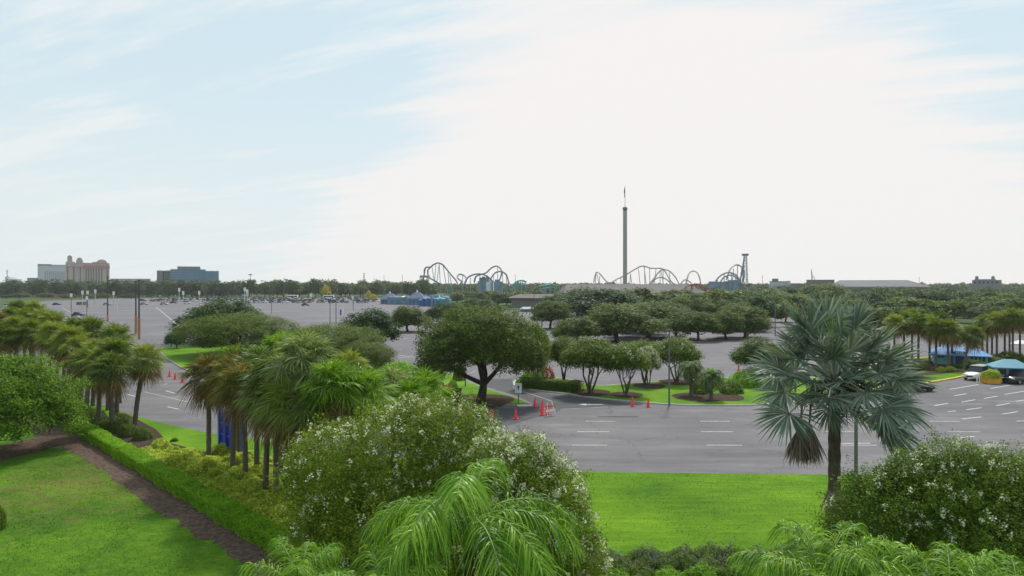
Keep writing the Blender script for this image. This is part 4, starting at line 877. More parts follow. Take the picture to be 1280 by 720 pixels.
# other shrubs (px, py, width px, height m, mesh, label)
for px, py, w, h, me, lab in [(-5, 664, 22, 1.3, SG[0], 'dark shrub cut by the left edge on the worn lawn'), (500, 476, 55, 2.4, SH, 'bright green mounded bush behind the palms at the median'), (532, 474, 45, 2.1, SH, 'second bright mounded bush right of the taller one on the median'), (509, 486, 30, .7, SR, 'dark red leaved shrub under the bright mounded bush'),
                              (566, 487, 16, 1.0, SL, 'small lime shrub left of the big oak'), (548, 484, 14, 1.9, SG[1], 'dark upright shrub left of the big oak'), (574, 476, 20, 1.9, SG[0], 'dark shrub against the big oak trunk side'), (560, 490, 22, .7, SR, 'low red and orange leaved plants left of the big oak'),
                              (665, 476, 32, 1.2, SL, 'lime shrub mound at the left tip of the grass island'), (682, 474, 26, 1.6, SR, 'red leaved shrub at the left tip of the grass island'), (664, 472, 18, 1.5, SR, 'dark red shrub beside the red leaved one'), (932, 484, 42, 2.0, SH, 'fresh green shrub behind the feather palms on the island'), (915, 492, 36, 1.4, SG[0], 'dark shrub between feather palm and silver palm'),
                              (875, 492, 30, 1.5, SG[1], 'dark shrub between the two feather palms'), (1215, 462, 36, 1.3, SG[0], 'dark wide shrub in front of the teal building'), (1240, 458, 36, 1.4, SG[1], 'dark shrub between the teal building and toll booth'), (1262, 453, 40, 1.6, SG[0], 'dark shrub row end behind the toll booth'), (1188, 464, 14, .6, SV[0], 'pale little shrub at the foot of the leaning palm'), (1176, 465, 14, .6, SV[1], 'pale little shrub left of the other by the palms'),
                              (1152, 464, 24, 1.2, SG[1], 'dark shrub beside the fronds of the silver palm')]:
    x, y = G(px, py); r = w / 2 * y / F; put('shrub', me, x, y, (r, r * .8, h), lab, 'shrub', z=.1)
hm2 = hedge('hedge', 7.6, 1.6, 1.15, 160, .16, 'shrub', rng, .04)
x, y = G(645, 487); o = link('clipped_hedge', hm2, None, (x, y + .2, .12)); o.rotation_euler.z = -.42; tag(o, 'dark clipped hedge along the left end of the grass island', 'hedge')
x, y = G(553, 503); hm3 = hedge('hedge', 1.9, 1.3, 1.2, 160, .15, 'shrub', rng, .03); o = link('clipped_hedge', hm3, None, (x, y, .12)); tag(o, 'short dark clipped hedge block left of the big oak', 'hedge')

# ================================================================== BUILDINGS AND RIDES
M['pink'] = plain('pink_stucco', (.40, .305, .285), .8, var=.05, scale=.05)
M['red_trim'] = plain('terracotta_trim', (.30, .13, .11), .8); M['win'] = plain('dark_window_glass', (.03, .035, .045), .3, var=.1, spec=.25)
M['greyb'] = plain('pale_grey_cladding', (.42, .46, .50), .7, var=.04, scale=.05); M['win_b'] = plain('grey_glass', (.22, .27, .31), .25)
M['glass_blue'] = plain('blue_curtain_glass', (.10, .21, .31), .25, var=.15, scale=.06, spec=.3); M['conc'] = plain('grey_concrete', (.17, .17, .18), .8, var=.08, scale=.1)
M['tan_roof'] = plain('tan_metal_roof', (.165, .150, .142), .95, var=.1, scale=.1, spec=.05); M['arena'] = plain('pale_metal_roof', (.20, .190, .198), .95, var=.1, scale=.04, spec=.05)
M['wall_grey'] = plain('grey_wall', (.19, .18, .17), .8); M['blue'] = plain('blue_paint', (.04, .11, .30), .5); M['teal'] = plain('teal_paint', (.12, .42, .37), .6); M['skyblue'] = plain('sky_blue_paint', (.12, .22, .30), .6, var=.3, scale=.4)  # first one: even grey of the shelter, hall and arena walls
M['roof_blue'] = plain('blue_metal_roof', (.08, .25, .52), .7, var=.08, scale=.8); M['roof_teal'] = plain('blue_teal_roof', (.06, .24, .33), .45, var=.08, scale=.8); M['white'] = plain('white_paint', (.72, .72, .70), .5)
M['slate'] = plain('slate_blue_roof', (.09, .13, .19), .9, var=.15, scale=.6); M['steel'] = plain('dark_track_steel', (.10, .145, .17), .5); M['steel_teal'] = plain('teal_track_steel', (.10, .32, .34), .5); M['steel_grey'] = plain('pale_track_steel', (.26, .25, .25), .5); M['red'] = plain('red_steel', (.38, .10, .07), .5)
M['pole'] = plain('grey_pole', (.13, .135, .14), .6); M['pole_l'] = plain('pale_pole', (.5, .5, .48), .6); M['orange'] = plain('orange_brown_base', (.34, .18, .10), .7); M['pole_d'] = plain('dark_pole', (.07, .06, .06), .6)
def bld(name, label, cat, px, d, rz=0.0): return empty(name, (X(px, d), d, 0), label, cat, rz=rz)

def face(e, a, b, d, wn=None):           # turn a building's front towards the place we look from, keeping its end corners
    t0, t1 = (a - 640) / F, (b - 640) / F; th = math.atan(-(t0 + t1) / 2); c_, s_ = math.cos(th), math.sin(th); w_ = (t1 * d - t0 * d) / (c_ - t1 * s_); e.rotation_euler.z = th; e.scale.x = w_ / (wn or (b - a) * d / F)
# pink hotel
d = 1200; s = d / F
e = bld('hotel', 'tall pink hotel with rounded gables and rows of small windows on the left horizon', 'hotel', 82, d)
def wpart(nm, boxes, mat):
    mb = MB()
    for b in boxes: mb.box(*b)
    return mb.build(nm, M[mat] if isinstance(mat, str) else mat, e)
hz = lambda py: Z(py, d)
wpart('wall', [(0, 11 * s, 0, 30, 0, hz(327)), (2 * s, 8 * s, 2, 20, hz(327) - .2, hz(321.5)), (11 * s - .1, 22 * s, 2, 34, 0, hz(328.5)), (22 * s - .2, 55 * s, 5, 34, 0, hz(328.5))], 'pink')
mb = MB()
for x0, x1, y0, z0, z1 in ((2 * s, 8 * s, 1, 321.5, 319), (12.5 * s, 21.5 * s, 1, 328.3, 321.5), (38 * s, 52 * s, 4, 328.3, 323.5)):
    prof = [((x0 + x1) / 2 + (x1 - x0) / 2 * math.cos(a), hz(z0) + (hz(z1) - hz(z0)) * math.sin(a)) for a in np.linspace(0, math.pi, 12)]; mb.prism(prof, y0, y0 + 16)
mb.box(33 * s, 40 * s, 8, 20, hz(328.6), hz(326.8)); mb.build('gable_roof', M['pink'], e)
wpart('cornice', [(22 * s, 55.3 * s, 4.2, 5, hz(335.5), hz(331.5)), (0, 22 * s, -.7, 0, hz(334), hz(333)), (22 * s, 55.3 * s, 4.3, 5, hz(328.9), hz(328.2))], 'red_trim')
wm = MB().box(-1.15, 1.15, -.25, .1, -1.2, 1.2).mesh('window', M['win'])
for j in range(9):
    for i, fx in enumerate((2.5, 9.8, 18, 25.5, 28.5, 31.5, 34.5, 38, 41.5, 45, 52)):
        link('window', wm, e, (fx * s, (-.05 if i < 2 else (1.95 if i == 2 else 4.95)), hz(353.4 - j * 2.35)))
face(e, 82, 137, 1200)
# grey hotel behind
d = 1330; s = d / F; hz = lambda py: Z(py, d)
e = bld('hotel_block', 'pale grey slab hotel left of the pink hotel', 'hotel', 47, d)
wpart('wall', [(0, 39 * s, 0, 25, 0, hz(330.5))], 'greyb'); wpart('parapet', [(0, 17 * s, -.6, 20, hz(332), hz(330)), (0, 39 * s, -.3, 0, hz(331.8), hz(331.2))], 'conc')
wm = MB().box(-1.3, 1.3, -.25, .1, -1.1, 1.1).mesh('window', M['win_b'])
for j in range(8):
    for i in range(10): link('window', wm, e, ((9.5 + i * 2.6) * s, -.05, hz(353.6 - j * 1.95)))
face(e, 47, 86, 1330)
for (a, b, t, d, mat, lab, nm) in [(34, 48, 348, 1250, 'conc', 'low grey block left of the pale slab hotel', 'low_building'), (138, 188, 349, 1150, 'greyb', 'long low grey building right of the pink hotel', 'long_building')]:
    e = bld(nm, lab, 'building', a, d); wpart('wall', [(0, (b - a) * d / F, 0, 30, 0, Z(t, d))], mat); wpart('roof_edge', [(-.5, (b - a) * d / F + .5, -.6, 30, Z(t, d), Z(t - .7, d))], 'conc')
    wpart('window_band', [(2, (b - a) * d / F - 2, -.2, 0, Z(t + 3.5, d), Z(t + 1.7, d))], 'win_b'); face(e, a, b, d)
# blue glass office
d = 800; s = d / F; hz = lambda py: Z(py, d)
e = bld('office_building', 'blue glass office block with a grey side wing on the left horizon', 'office', 196, d, R(0))
wpart('wing_wall', [(0, 7 * s, 0, 24, 0, hz(338)), (9 * s, 16.5 * s, 0, 24, 0, hz(338))], 'conc'); wpart('stair_glass', [(7 * s, 9 * s, .5, 20, 0, hz(338.5))], 'win')
wpart('glass_facade', [(16.5 * s, 60.5 * s, -2, 22, 0, hz(336.3)), (60.5 * s, 77.5 * s, 0, 22, 0, hz(338.2))], 'glass_blue')
wpart('roof_plant', [(25 * s, 54 * s, 4, 18, hz(336.4), hz(332.6))], 'conc')
mb = MB()
for j in range(6): mb.box(16.6 * s, 60.4 * s, -2.12, -2, hz(352.5 - j * 2.9) - .22, hz(352.5 - j * 2.9) + .22)
mb.build('spandrel_band', plain('dark_spandrel', (.05, .08, .11), .4), e)
mb = MB()
for j in range(7): mb.box(9.4 * s, 16.2 * s, -.1, 0, hz(353.5 - j * 2.2) - .5, hz(353.5 - j * 2.2) + .5)
mb.build('window_band', M['win'], e)
face(e, 196, 273.5, 800)
# distant pavilion with spire
d = 1500; s = d / F; e = bld('domed_pavilion', 'faint pale domed pavilion with a thin spire at the far left horizon', 'pavilion', 5, d)
mb = MB(); mb.lathe([(9 * s * .9, 0), (9 * s * .9, Z(351, d)), (8 * s, Z(349, d)), (5 * s, Z(347, d)), (2 * s, Z(346, d))], 14, (13 * s, 0)); mb.build('dome', M['greyb'], e)
mb = MB(); mb.lathe([(3 * s, 0), (3 * s, Z(346.5, d)), (.3, Z(344, d))], 10, (5 * s, 0)); mb.lathe([(.9, 0), (.9, Z(340, d)), (2, Z(339, d)), (.2, Z(337, d))], 8, (9 * s, -12)); mb.build('spire', M['greyb'], e)
# small teal building and water tank
e = bld('low_teal_building', 'small pale teal building peeping over the trees right of the office block', 'building', 276, 720); wpart('wall', [(0, 9, 0, 12, 0, Z(356.5, 720)), (9, 24, 0, 12, 0, Z(357.5, 720))], plain('pale_teal', (.30, .45, .46), .7)); wpart('roof', [(-.5, 9.4, -.5, 12, Z(356.5, 720), Z(355.8, 720)), (9.4, 24.5, -.5, 12, Z(357.5, 720), Z(357, 720))], 'white')
d = 700; e = bld('light_mast', 'tall mast with a flat round lamp head above the trees right of the office block', 'mast', 313, d); mb = MB(); mb.lathe([(.35, 0), (.3, Z(344, d))], 8); mb.build('mast', M['pole_l'], e); mb = MB(); mb.lathe([(.3, Z(344, d)), (1.9, Z(343.8, d)), (1.9, Z(343, d)), (.3, Z(342.6, d))], 12); mb.build('lamp_head', M['pole_d'], e)
for px, tp, lab in [(455, 342, 'thin antenna mast with three dark panels above the trees near the yellow tree'), (480, 345, 'short antenna mast between two others on the horizon'), (503, 344, 'slim antenna mast left of the first roller coaster'), (411, 348, 'faint thin mast left of the yellow blossoming tree'), (355, 348, 'faint short mast behind the crowded car rows'), (644, 344, 'slim mast above the teal coaster lift'), (953, 345, 'faint mast right of the coaster tower'), (1149, 347, 'thin mast on the right end of the arena roof')]:
    d = 600; e = bld('antenna_mast', lab, 'mast', px, d); mb = MB(); mb.lathe([(.28, 0), (.16, Z(tp, d))], 6); mb.build('mast', M['pole'], e); mb = MB()
    for j in range(3): mb.box(-.7, .7, -.3, .3, Z(tp + .6 + 2.6 * j, d), Z(tp - .3 + 2.6 * j, d))
    if px == 455: mb.build('antenna_panels', M['pole_d'], e)
    else: MB().box(-.3, .3, -.3, .3, Z(tp, d), Z(tp - .5, d)).build('cap', M['pole'], e)
# blue pavilions
def pyramid(px0, px1, eave, top, d, dep, label, roof, wall, knob=True, rz=0):
    w = (px1 - px0) * d / F; e = bld('pavilion', label, 'pavilion', (px0 + px1) / 2, d, rz); ze, zt = Z(eave, d), Z(top, d)
    MB().box(-w * .42, w * .42, -dep * .42, dep * .42, 0, ze).build('wall', M[wall], e)
    mb = MB(); a = [(-w / 2, -dep / 2, ze), (w / 2, -dep / 2, ze), (w / 2, dep / 2, ze), (-w / 2, dep / 2, ze)]; r = .12; b = [(-w * r, -dep * r, zt), (w * r, -dep * r, zt), (w * r, dep * r, zt), (-w * r, dep * r, zt)]
    for i in range(4): j = (i + 1) % 4; mb.face([a[i], a[j], b[j], b[i]])
    mb.face(b); mb.face(a[::-1]); mb.build('roof', M[roof], e)
    if knob: MB().lathe([(w * .05, zt), (w * .055, zt + .4), (w * .03, zt + .9), (.05, zt + 1.5)], 8).build('finial', M['white'], e)
    mb = MB()
    for i in range(4): x = -w * .34 + i * w * .2; mb.box(x, x + w * .09, -dep * .42 - .12, -dep * .42, 0.1, ze * .7)
    mb.build('doorway', M['blue'], e); return e
pyramid(476, 499, 374, 367, 420, 14, 'blue pyramid roofed pavilion farthest left of the blue group', 'slate', 'skyblue')
pyramid(510, 533, 373, 365.5, 400, 14, 'tallest blue pavilion with a white roof knob', 'slate', 'skyblue')
pyramid(524, 544, 375, 371.5, 380, 12, 'deep blue pavilion in front of the tallest one', 'blue', 'blue', False)
pyramid(538, 561, 374, 372, 400, 12, 'turquoise low roofed pavilion right of the deep blue one', 'roof_teal', 'skyblue')
pyramid(498, 512, 374, 370, 410, 10, 'pale small pavilion between the larger blue ones', 'white', 'skyblue', False)
# beige canopies and little roofs
for a, b, ev, tp, d, dep, lab, rf, wl in [(636, 703, 372, 367.5, 360, 26, 'wide beige canopy roof behind the solitary parking lot oak', 'tan_roof', 'wall_grey'), (959, 977, 371.5, 366, 300, 12, 'small blue-grey gabled roof at the left edge of the silver palm', 'slate', 'wall_grey'), (925, 945, 377, 372, 320, 10, 'tiny grey roof in the trees below the coaster tower', 'greyb', 'wall_grey'),
                                          (575, 606, 381, 377, 330, 10, 'low beige shed roof behind the big forked oak', 'tan_roof', 'wall_grey'), (855, 866, 372, 368, 420, 8, 'small teal roofed kiosk under the red coaster frame', 'roof_teal', 'white'), (650, 668, 386, 383.5, 300, 8, 'low pale blue shelter beside the parking lot', 'skyblue', 'wall_grey')]:
    w = (b - a) * d / F; e = bld('shelter', lab, 'shelter', (a + b) / 2, d); ze, zt = Z(ev, d), Z(tp, d)
    MB().box(-w * .45, w * .45, -dep * .4, dep * .4, 0, ze).build('wall', M[wl], e); mb = MB()
    mb.face([(-w / 2, -dep / 2, ze), (w / 2, -dep / 2, ze), (w * .3, 0, zt), (-w * .3, 0, zt)]); mb.face([(w / 2, dep / 2, ze), (-w / 2, dep / 2, ze), (-w * .3, 0, zt), (w * .3, 0, zt)]); mb.face([(-w / 2, dep / 2, ze), (-w / 2, -dep / 2, ze), (-w * .3, 0, zt)]); mb.face([(w / 2, -dep / 2, ze), (w / 2, dep / 2, ze), (w * .3, 0, zt)]); mb.face([(-w / 2, -dep / 2, ze), (-w / 2, dep / 2, ze), (w / 2, dep / 2, ze), (w / 2, -dep / 2, ze)])
    mb.build('roof', M[rf], e)
# long tan roofed building
d = 430; e = bld('show_building', 'long tan metal roofed building in front of the grey coaster', 'building', 705, d)
w = (882 - 705) * d / F; MB().box(0, w, 0, 30, 0, Z(366, d)).build('wall', M['wall_grey'], e)
mb = MB(); mb.face([(-.5, -1, Z(366, d)), (w + .5, -1, Z(366, d)), (w - 4, 26, Z(355.2, d + 26)), (4, 26, Z(355.2, d + 26))]); mb.face([(4, 26, Z(355.2, d + 26)), (w - 4, 26, Z(355.2, d + 26)), (w + .5, 52, Z(366, d)), (-.5, 52, Z(366, d))]); mb.face([(-.5, 52, Z(366, d)), (-.5, -1, Z(366, d)), (4, 26, Z(355.2, d + 26))]); mb.face([(w + .5, -1, Z(366, d)), (w + .5, 52, Z(366, d)), (w - 4, 26, Z(355.2, d + 26))]); mb.build('roof', M['tan_roof'], e)
mb = MB()
for i in range(58): x = i * w / 58; mb.box(x, x + .12, -1.08, -1.0, Z(367, d), Z(365.8, d))
mb.build('gutter_brackets', M['conc'], e)
# arena
d = 620; e = bld('arena', 'wide low arena with a pale sloped metal roof on the right horizon', 'arena', 1035, d); w = (1163 - 1035) * d / F
MB().box(1, w - 1, 0, 40, 0, Z(358.2, d)).build('wall', M['wall_grey'], e)
mb = MB(); ze, zt = Z(358.2, d), Z(350.3, d + 22); w1, w2 = 14 * d / F, w - 26 * d / F; A_ = [(-1, -2, ze), (w + 1, -2, ze), (w + 1, 46, ze), (-1, 46, ze)]; B_ = [(w1, 20, zt), (w2, 20, zt), (w2, 24, zt), (w1, 24, zt)]
for i in range(4): j = (i + 1) % 4; mb.face([A_[i], A_[j], B_[j], B_[i]])
mb.face(B_); mb.build('roof', M['arena'], e); face(e, 1035, 1163, 620); wpart('eave_band', [(-1, w + 1, -2.2, -1.9, ze - 1.6, ze - .1)], 'conc')
for a, b, t, d, mat, lab in [(1008, 1043, 350.2, 700, 'tan_roof', 'flat grey box building left of the arena roof'), (962, 988, 352, 800, 'greyb', 'pale tiered hotel block left of the silver palm top'), (988, 1002, 354.6, 780, 'conc', 'low dark block right of the pale tiered hotel')]:
    e = bld('box_building', lab, 'building', a, d); w = (b - a) * d / F; wpart('wall', [(0, w, 0, 24, 0, Z(t, d))], mat); wpart('roof_edge', [(-.4, w + .4, -.5, 24, Z(t, d), Z(t - .5, d))], 'conc'); face(e, a, b, d)
    if a == 962: wpart('penthouse', [(w * .12, w * .42, 2, 18, Z(t, d), Z(348.3, d))], 'tan_roof'); wpart('side_tower', [(w * .82, w, -1, 16, 0, Z(351, d))], 'greyb')
# sloped pale roof and grey sheds on the right
for a, b, t, ev, d, lab in [(988, 1012, 354.5, 363, 520, 'sloping pale roof rising left of the bright tree'), (1176, 1206, 356, 362, 520, 'grey gabled hall right of the arena roof'), (1214, 1258, 357, 368, 480, 'wide grey shed roof below the twin turret building')]:
    w = (b - a) * d / F; e = bld('hall', lab, 'building', a, d); wpart('wall', [(.5, w - .5, .5, 30, 0, Z(ev, d))], 'wall_grey'); mb = MB(); mb.prism([(0, Z(ev, d)), (w, Z(ev, d)), (w * .5, Z(t, d))], 0, 34); mb.build('roof', M['arena' if a < 1000 else 'tan_roof'], e); face(e, a, b, d)
# twin turret building
d = 720; s = d / F; e = bld('turret_building', 'grey building with two small round turrets on the right horizon', 'building', 1215, d)
wpart('wall', [(0, 37 * s, 0, 22, 0, Z(350, d)), (3 * s, 30 * s, 2, 18, Z(350.1, d), Z(349, d))], 'conc')
for fx in (6, 26.5): mb = MB(); mb.lathe([(2.3 * s, Z(351, d)), (2.3 * s, Z(346.6, d)), (1.8 * s, Z(345.4, d)), (.7 * s, Z(344.9, d))], 14, (fx * s, 6)); mb.build('turret', M['conc'], e)
for j in range(6): link('window', MB().box(-1.2, 1.2, -.2, .05, -1, 1).mesh('window', M['win']), e, ((4 + j * 5.4) * s, -.05, Z(353, d)))
face(e, 1215, 1252, 720)
# observation tower
d = 760; s = d / F; e = bld('observation_tower', 'very tall slim grey observation tower with a flag on top', 'tower', 781.3, d)
MB().lathe([(2.3, 0), (2.2, Z(263.5, d))], 14).build('shaft', M['steel_grey'], e); MB().lathe([(1.6, Z(263.5, d)), (2.6, Z(262.5, d)), (2.6, Z(259.5, d)), (1.2, Z(258.5, d)), (.25, Z(258, d)), (.2, Z(232, d))], 12).build('crown_ring', M['pole_d'], e)
mb = MB(); mb.box(-1.7, 0, -.05, .05, Z(246, d), Z(233.5, d)); MB().prism([(0, Z(233, d)), (-.9, Z(236, d)), (-1.3, Z(240, d)), (-.6, Z(243, d)), (-1.1, Z(246.5, d)), (0, Z(246.5, d))], -.06, .06).build('flag', M['pole_d'], e)
MB().lathe([(5, 0), (5, 5), (4, 6), (2.4, 6.5)], 16).build('base', M['conc'], e)

def curve_pts(P, n=6):
    P = np.array(P, float); Q = []
    Pp = np.vstack([2 * P[0] - P[1], P, 2 * P[-1] - P[-2]])
    for i in range(1, len(Pp) - 2):
        for t in np.linspace(0, 1, n, endpoint=False):
            a, b, c, dd_ = Pp[i - 1:i + 3]; Q.append(.5 * ((2 * b) + (-a + c) * t + (2 * a - 5 * b + 4 * c - dd_) * t ** 2 + (-a + 3 * b - 3 * c + dd_) * t ** 3))
    Q.append(P[-1]); return np.array(Q)
def coaster(label, d, tracks, supports, mat, smat, r=.5, extra=None, ph=0):
    pc = np.mean([p[0] for p in tracks[0]]); e = bld('roller_coaster', label, 'roller coaster', pc, d); x0 = X(pc, d)
    for ti, tr in enumerate(tracks):
        off = (ti % 3) * 9; pts = []
        for i, (px, py) in enumerate(tr): dy = off + 5 * math.sin(i * 1.1 + ti + ph); dd_ = d + dy; pts.append((X(px, dd_) - x0, dy, max(.6, Z(py, dd_))))
        Q = curve_pts(pts); nb = NB(); nb.add(*tube(Q, np.full(len(Q), r), 6))
        tg = unit(np.gradient(Q, axis=0)); sd = unit(np.cross(tg, [0, 0, 1.]) + np.array([1e-4, 1e-4, 0]))
        for sg in (-1, 1): nb.add(*tube(Q + sd * sg * .7 + np.array([0, 0, .55]), np.full(len(Q), .12), 4))
        link('track', nb.mesh('track', M[mat], True), e)
    for (ax, ay, bx, by) in supports:
        p = (X(ax, d + 4) - x0, 4, Z(ay, d + 4)); q = (X(bx, d + 4) - x0, 4 + random.uniform(-3, 3), 0 if by is None else Z(by, d))
        nb = NB(); nb.add(*tube([p, q], [.3, .36], 5)); link('support', nb.mesh('support', M[smat], True), e)
    return e
c1 = coaster('dark steel coaster with a tall curved drop left of the blue coaster loops', 650, [[(527, 357), (530, 345), (532, 335), (538, 334), (542, 331), (547, 328.8), (553, 331), (561, 340), (570, 351), (573, 357), (577, 352), (572, 348), (573, 344), (576.5, 343), (581, 345.5), (583, 350), (580, 356)],
             [(538, 334), (535, 338), (535, 343), (538, 348), (545, 352), (550, 356)], [(580, 357), (585, 347), (596, 342.6), (606, 344), (614, 350), (619, 357)], [(593, 353), (595, 346), (602, 342.8), (608, 341), (615, 334.5), (622, 333), (627, 339), (626, 346), (622, 354), (617, 358)], [(612, 351), (618, 342), (626, 339.5), (633, 344), (636, 354), (637, 358)]],
             [(540, 334, 546, None), (545, 330, 541, None), (549, 330, 544, None), (549, 330, 551, None), (554, 333, 560, None), (536, 345, 536, None), (560, 340, 562, None), (562, 343, 567, None), (530, 336, 529, None), (622, 334, 622, None), (617, 342, 617, None), (628, 341, 629, None), (600, 343, 600, None), (578, 344, 579, None), (588, 346, 588, None), (633, 346, 634, None)], 'steel', 'steel_teal', .62)
nb = NB()
for xx in (-1, 1):
    for yy in (-4, 4): nb.add(*tube([(X(526, 650) - X(553, 650) + xx * 3.2 - 2, yy, 0), (X(526, 650) - X(553, 650) + xx * 3.2 - 2, yy, Z(344.5, 650))], [.35, .35], 5))
link('lift_frame', nb.mesh('lift_frame', M['steel_grey']), c1); MB().box(-25.5, -17.5, -4.5, 4.5, Z(347, 650), Z(344.3, 650)).build('station_roof', M['steel_grey'], c1)
coaster('light grey coaster with a long humped track beside the tall tower', 640, [[(742, 354), (745, 341.5), (750, 342.5), (756, 350), (762, 354), (768, 351), (781, 344.5), (797, 335), (804, 332.8), (809, 334), (814, 335.6), (826, 335.6), (830, 338), (834, 344), (838, 351), (845, 357)],
        [(812, 355), (818, 348), (824, 340), (830, 337.2), (838, 340), (845, 348), (850, 357)], [(814, 356), (820, 348.5), (828, 347), (836, 352), (840, 357)], [(850, 356), (856, 350), (862, 352.5), (866, 357)], [(857, 358), (859, 348), (862, 341.5), (867, 339), (872, 342), (875, 350), (876, 358)]],
        [(745, 342, 743, None), (746, 342, 752, None), (750, 343, 747, None), (788, 342, 787, None), (788, 342, 791, None), (798, 336, 802, None), (805, 333, 809, None), (805.5, 333, 807, None), (812, 335, 813, None), (820, 336, 816, None), (826, 337, 832, None), (825, 340, 825, None), (829, 338, 828, None), (837, 340, 838, None), (770, 351, 770, None), (776, 347, 777, None)], 'steel_grey', 'steel_grey', .42, ph=1)
c3 = coaster('dark coaster loops with a blue rock wall beside a lattice tower', 560, [[(892, 360), (896, 350), (903, 343.5), (911, 341), (919, 343.5), (924, 350), (926, 358)], [(899, 358), (903, 349), (909, 345), (916, 344.6), (922, 350), (924, 358)], [(908, 350), (911, 341), (915, 334.5), (921, 331.3), (927, 334), (930, 341), (929, 350), (925, 359)], [(924, 354), (927, 343), (929, 331), (931, 321)]],
        [(897, 350, 895, None), (905, 343, 905, None), (914, 341, 914, None), (922, 332, 921, None), (927, 335, 924, None), (917, 336, 913, None), (929, 343, 924, None), (919, 345, 919, None), (910, 346, 910, None)], 'steel', 'steel', .45, ph=2)
x0 = X(np.mean([892, 896, 903, 911, 919, 924, 926]), 560)
e = bld('lattice_tower', 'narrow steel lattice tower rising above the dark coaster loops', 'tower', 931.5, 575); nb = NB(); zt = Z(319.5, 575)
for sx in (-1, 1):
    for sy in (-1, 1): nb.add(*tube([(sx * 2.1, sy * 1.8, 0), (sx * 1.0, sy * .9, zt)], [.3, .22], 5))
for j in range(16):
    z0, z1 = zt * j / 16, zt * (j + 1) / 16; f0, f1 = 2.1 - 1.1 * j / 16, 2.1 - 1.1 * (j + 1) / 16; s_ = 1 if j % 2 else -1
    nb.add(*tube([(s_ * f0, -1.2, z0), (-s_ * f1, -1.2, z1)], [.16, .16], 4)); nb.add(*tube([(-f1, -1.2, z1), (f1, -1.2, z1)], [.16, .16], 4))
link('lattice', nb.mesh('lattice', M['steel']), e); MB().box(-2.2, 2.2, -2, 2, zt - .1, zt + 1.5).build('platform', M['steel'], e)
def rockblock(name, label, px0, px1, top, d, mat, cat='building'):
    w = (px1 - px0) * d / F; e = bld(name, label, cat, px0, d); mb = MB(); n = 7
    for i in range(n): mb.box(w * i / n, w * (i + 1) / n - .05, random.uniform(-1, 1), 14, 0, Z(top + random.uniform(-.5, 1.0), d))
    mb.build('wall', M[mat], e); mb = MB(); mb.box(w * .7, w * .9, -1.6, 10, 0, Z(top - 1.6, d)); mb.build('tower_block', M['skyblue'], e); return e
M['rock'] = plain('blue_grey_rock', (.17, .22, .30), .8, var=.25, scale=.3)
rockblock('themed_wall', 'blue-grey themed wall among the dark coaster loops', 892, 925, 351.5, 545, 'rock')
rockblock('themed_building', 'blue and white themed building under the loops of the first coaster', 597, 628, 351, 620, 'skyblue')
rockblock('blue_facade', 'long light blue facade behind the blue pavilions', 484, 560, 370.5, 405, 'skyblue')
rockblock('deep_blue_shop', 'deep blue shop front right of the tallest pavilion', 527, 543, 373, 372, 'blue')
rockblock('teal_kiosk_row', 'turquoise kiosk row at the right end of the blue pavilions', 544, 562, 373.5, 385, 'steel_teal')
rockblock('grey_block', 'small grey rock block behind the coaster arc', 599, 611, 346, 700, 'conc')
e = rockblock('white_gate_building', 'white gatehouse wall under the coaster loops', 608, 617, 352.5, 590, 'white')
# teal coaster lift pieces
for a, b, t, lab in [(640, 658, 350.5, 'teal coaster structure left of the beige canopy'), (674, 695, 355.5, 'blue and teal coaster dip behind the beige canopy')]:
    d = 460; e = bld('coaster_lift', lab, 'roller coaster', a, d); nb = NB(); w = (b - a) * d / F
    Q = curve_pts([(0, 0, Z(358, d)), (w * .35, 0, Z(t + 1.5, d)), (w * .7, 2, Z(t, d)), (w, 4, Z(t + 2, d))]); nb.add(*tube(Q, np.full(len(Q), .55), 6)); nb.add(*tube(Q - np.array([0, 0, 1.8]), np.full(len(Q), .3), 6)); link('track', nb.mesh('track', M['steel_teal'], True), e)
    for i in range(6):
        nb = NB(); x_ = w * (i + .5) / 6; q_ = Q[int((i + .5) / 6 * (len(Q) - 1))]; nb.add(*tube([(q_[0], q_[1], q_[2]), (q_[0] + (1.5 if i % 2 else -1.5), q_[1], 0)], [.3, .35], 5)); link('support', nb.mesh('support', M['steel_teal']), e)
# red portal frame
d = 440; e = bld('red_coaster', 'rust red coaster frame spanning in front of the tan roof', 'roller coaster', 853, d); f = lambda px, py: (X(px, d) - X(853, d), 0, Z(py, d))
nb = NB(); Q = curve_pts([f(853, 363), f(858, 358.5), f(864, 355.6), f(875, 355.2), f(881, 359), f(888, 368)]); nb.add(*tube(Q, np.full(len(Q), .45), 6)); nb.add(*tube(Q + np.array([0, 3, -.6]), np.full(len(Q), .35), 6)); link('track', nb.mesh('track', M['red'], True), e)
for px in (864.8, 881): nb = NB(); nb.add(*tube([f(px, 356 if px < 870 else 359), (f(px, 360)[0], 0, 0)], [.5, .5], 6)); link('support', nb.mesh('support', M['pole_d']), e)
# far thin ride arm
d = 640; e = bld('ride_arm', 'thin tilted ride arm above the bright tree on the right', 'ride', 1015, d); nb = NB(); x0 = X(1015, d); f = lambda px, py: (X(px, d) - x0, 0, Z(py, d))
nb.add(*tube([(0, 0, 0), f(1015, 344), f(1014, 336.5)], [.4, .5, .25], 5)); link('mast', nb.mesh('mast', M['pole']), e); nb = NB(); nb.add(*tube([f(1015, 345), f(1017, 345.5), f(1019, 350), f(1020, 356)], [.25] * 4, 5)); link('arm', nb.mesh('arm', M['pole']), e)

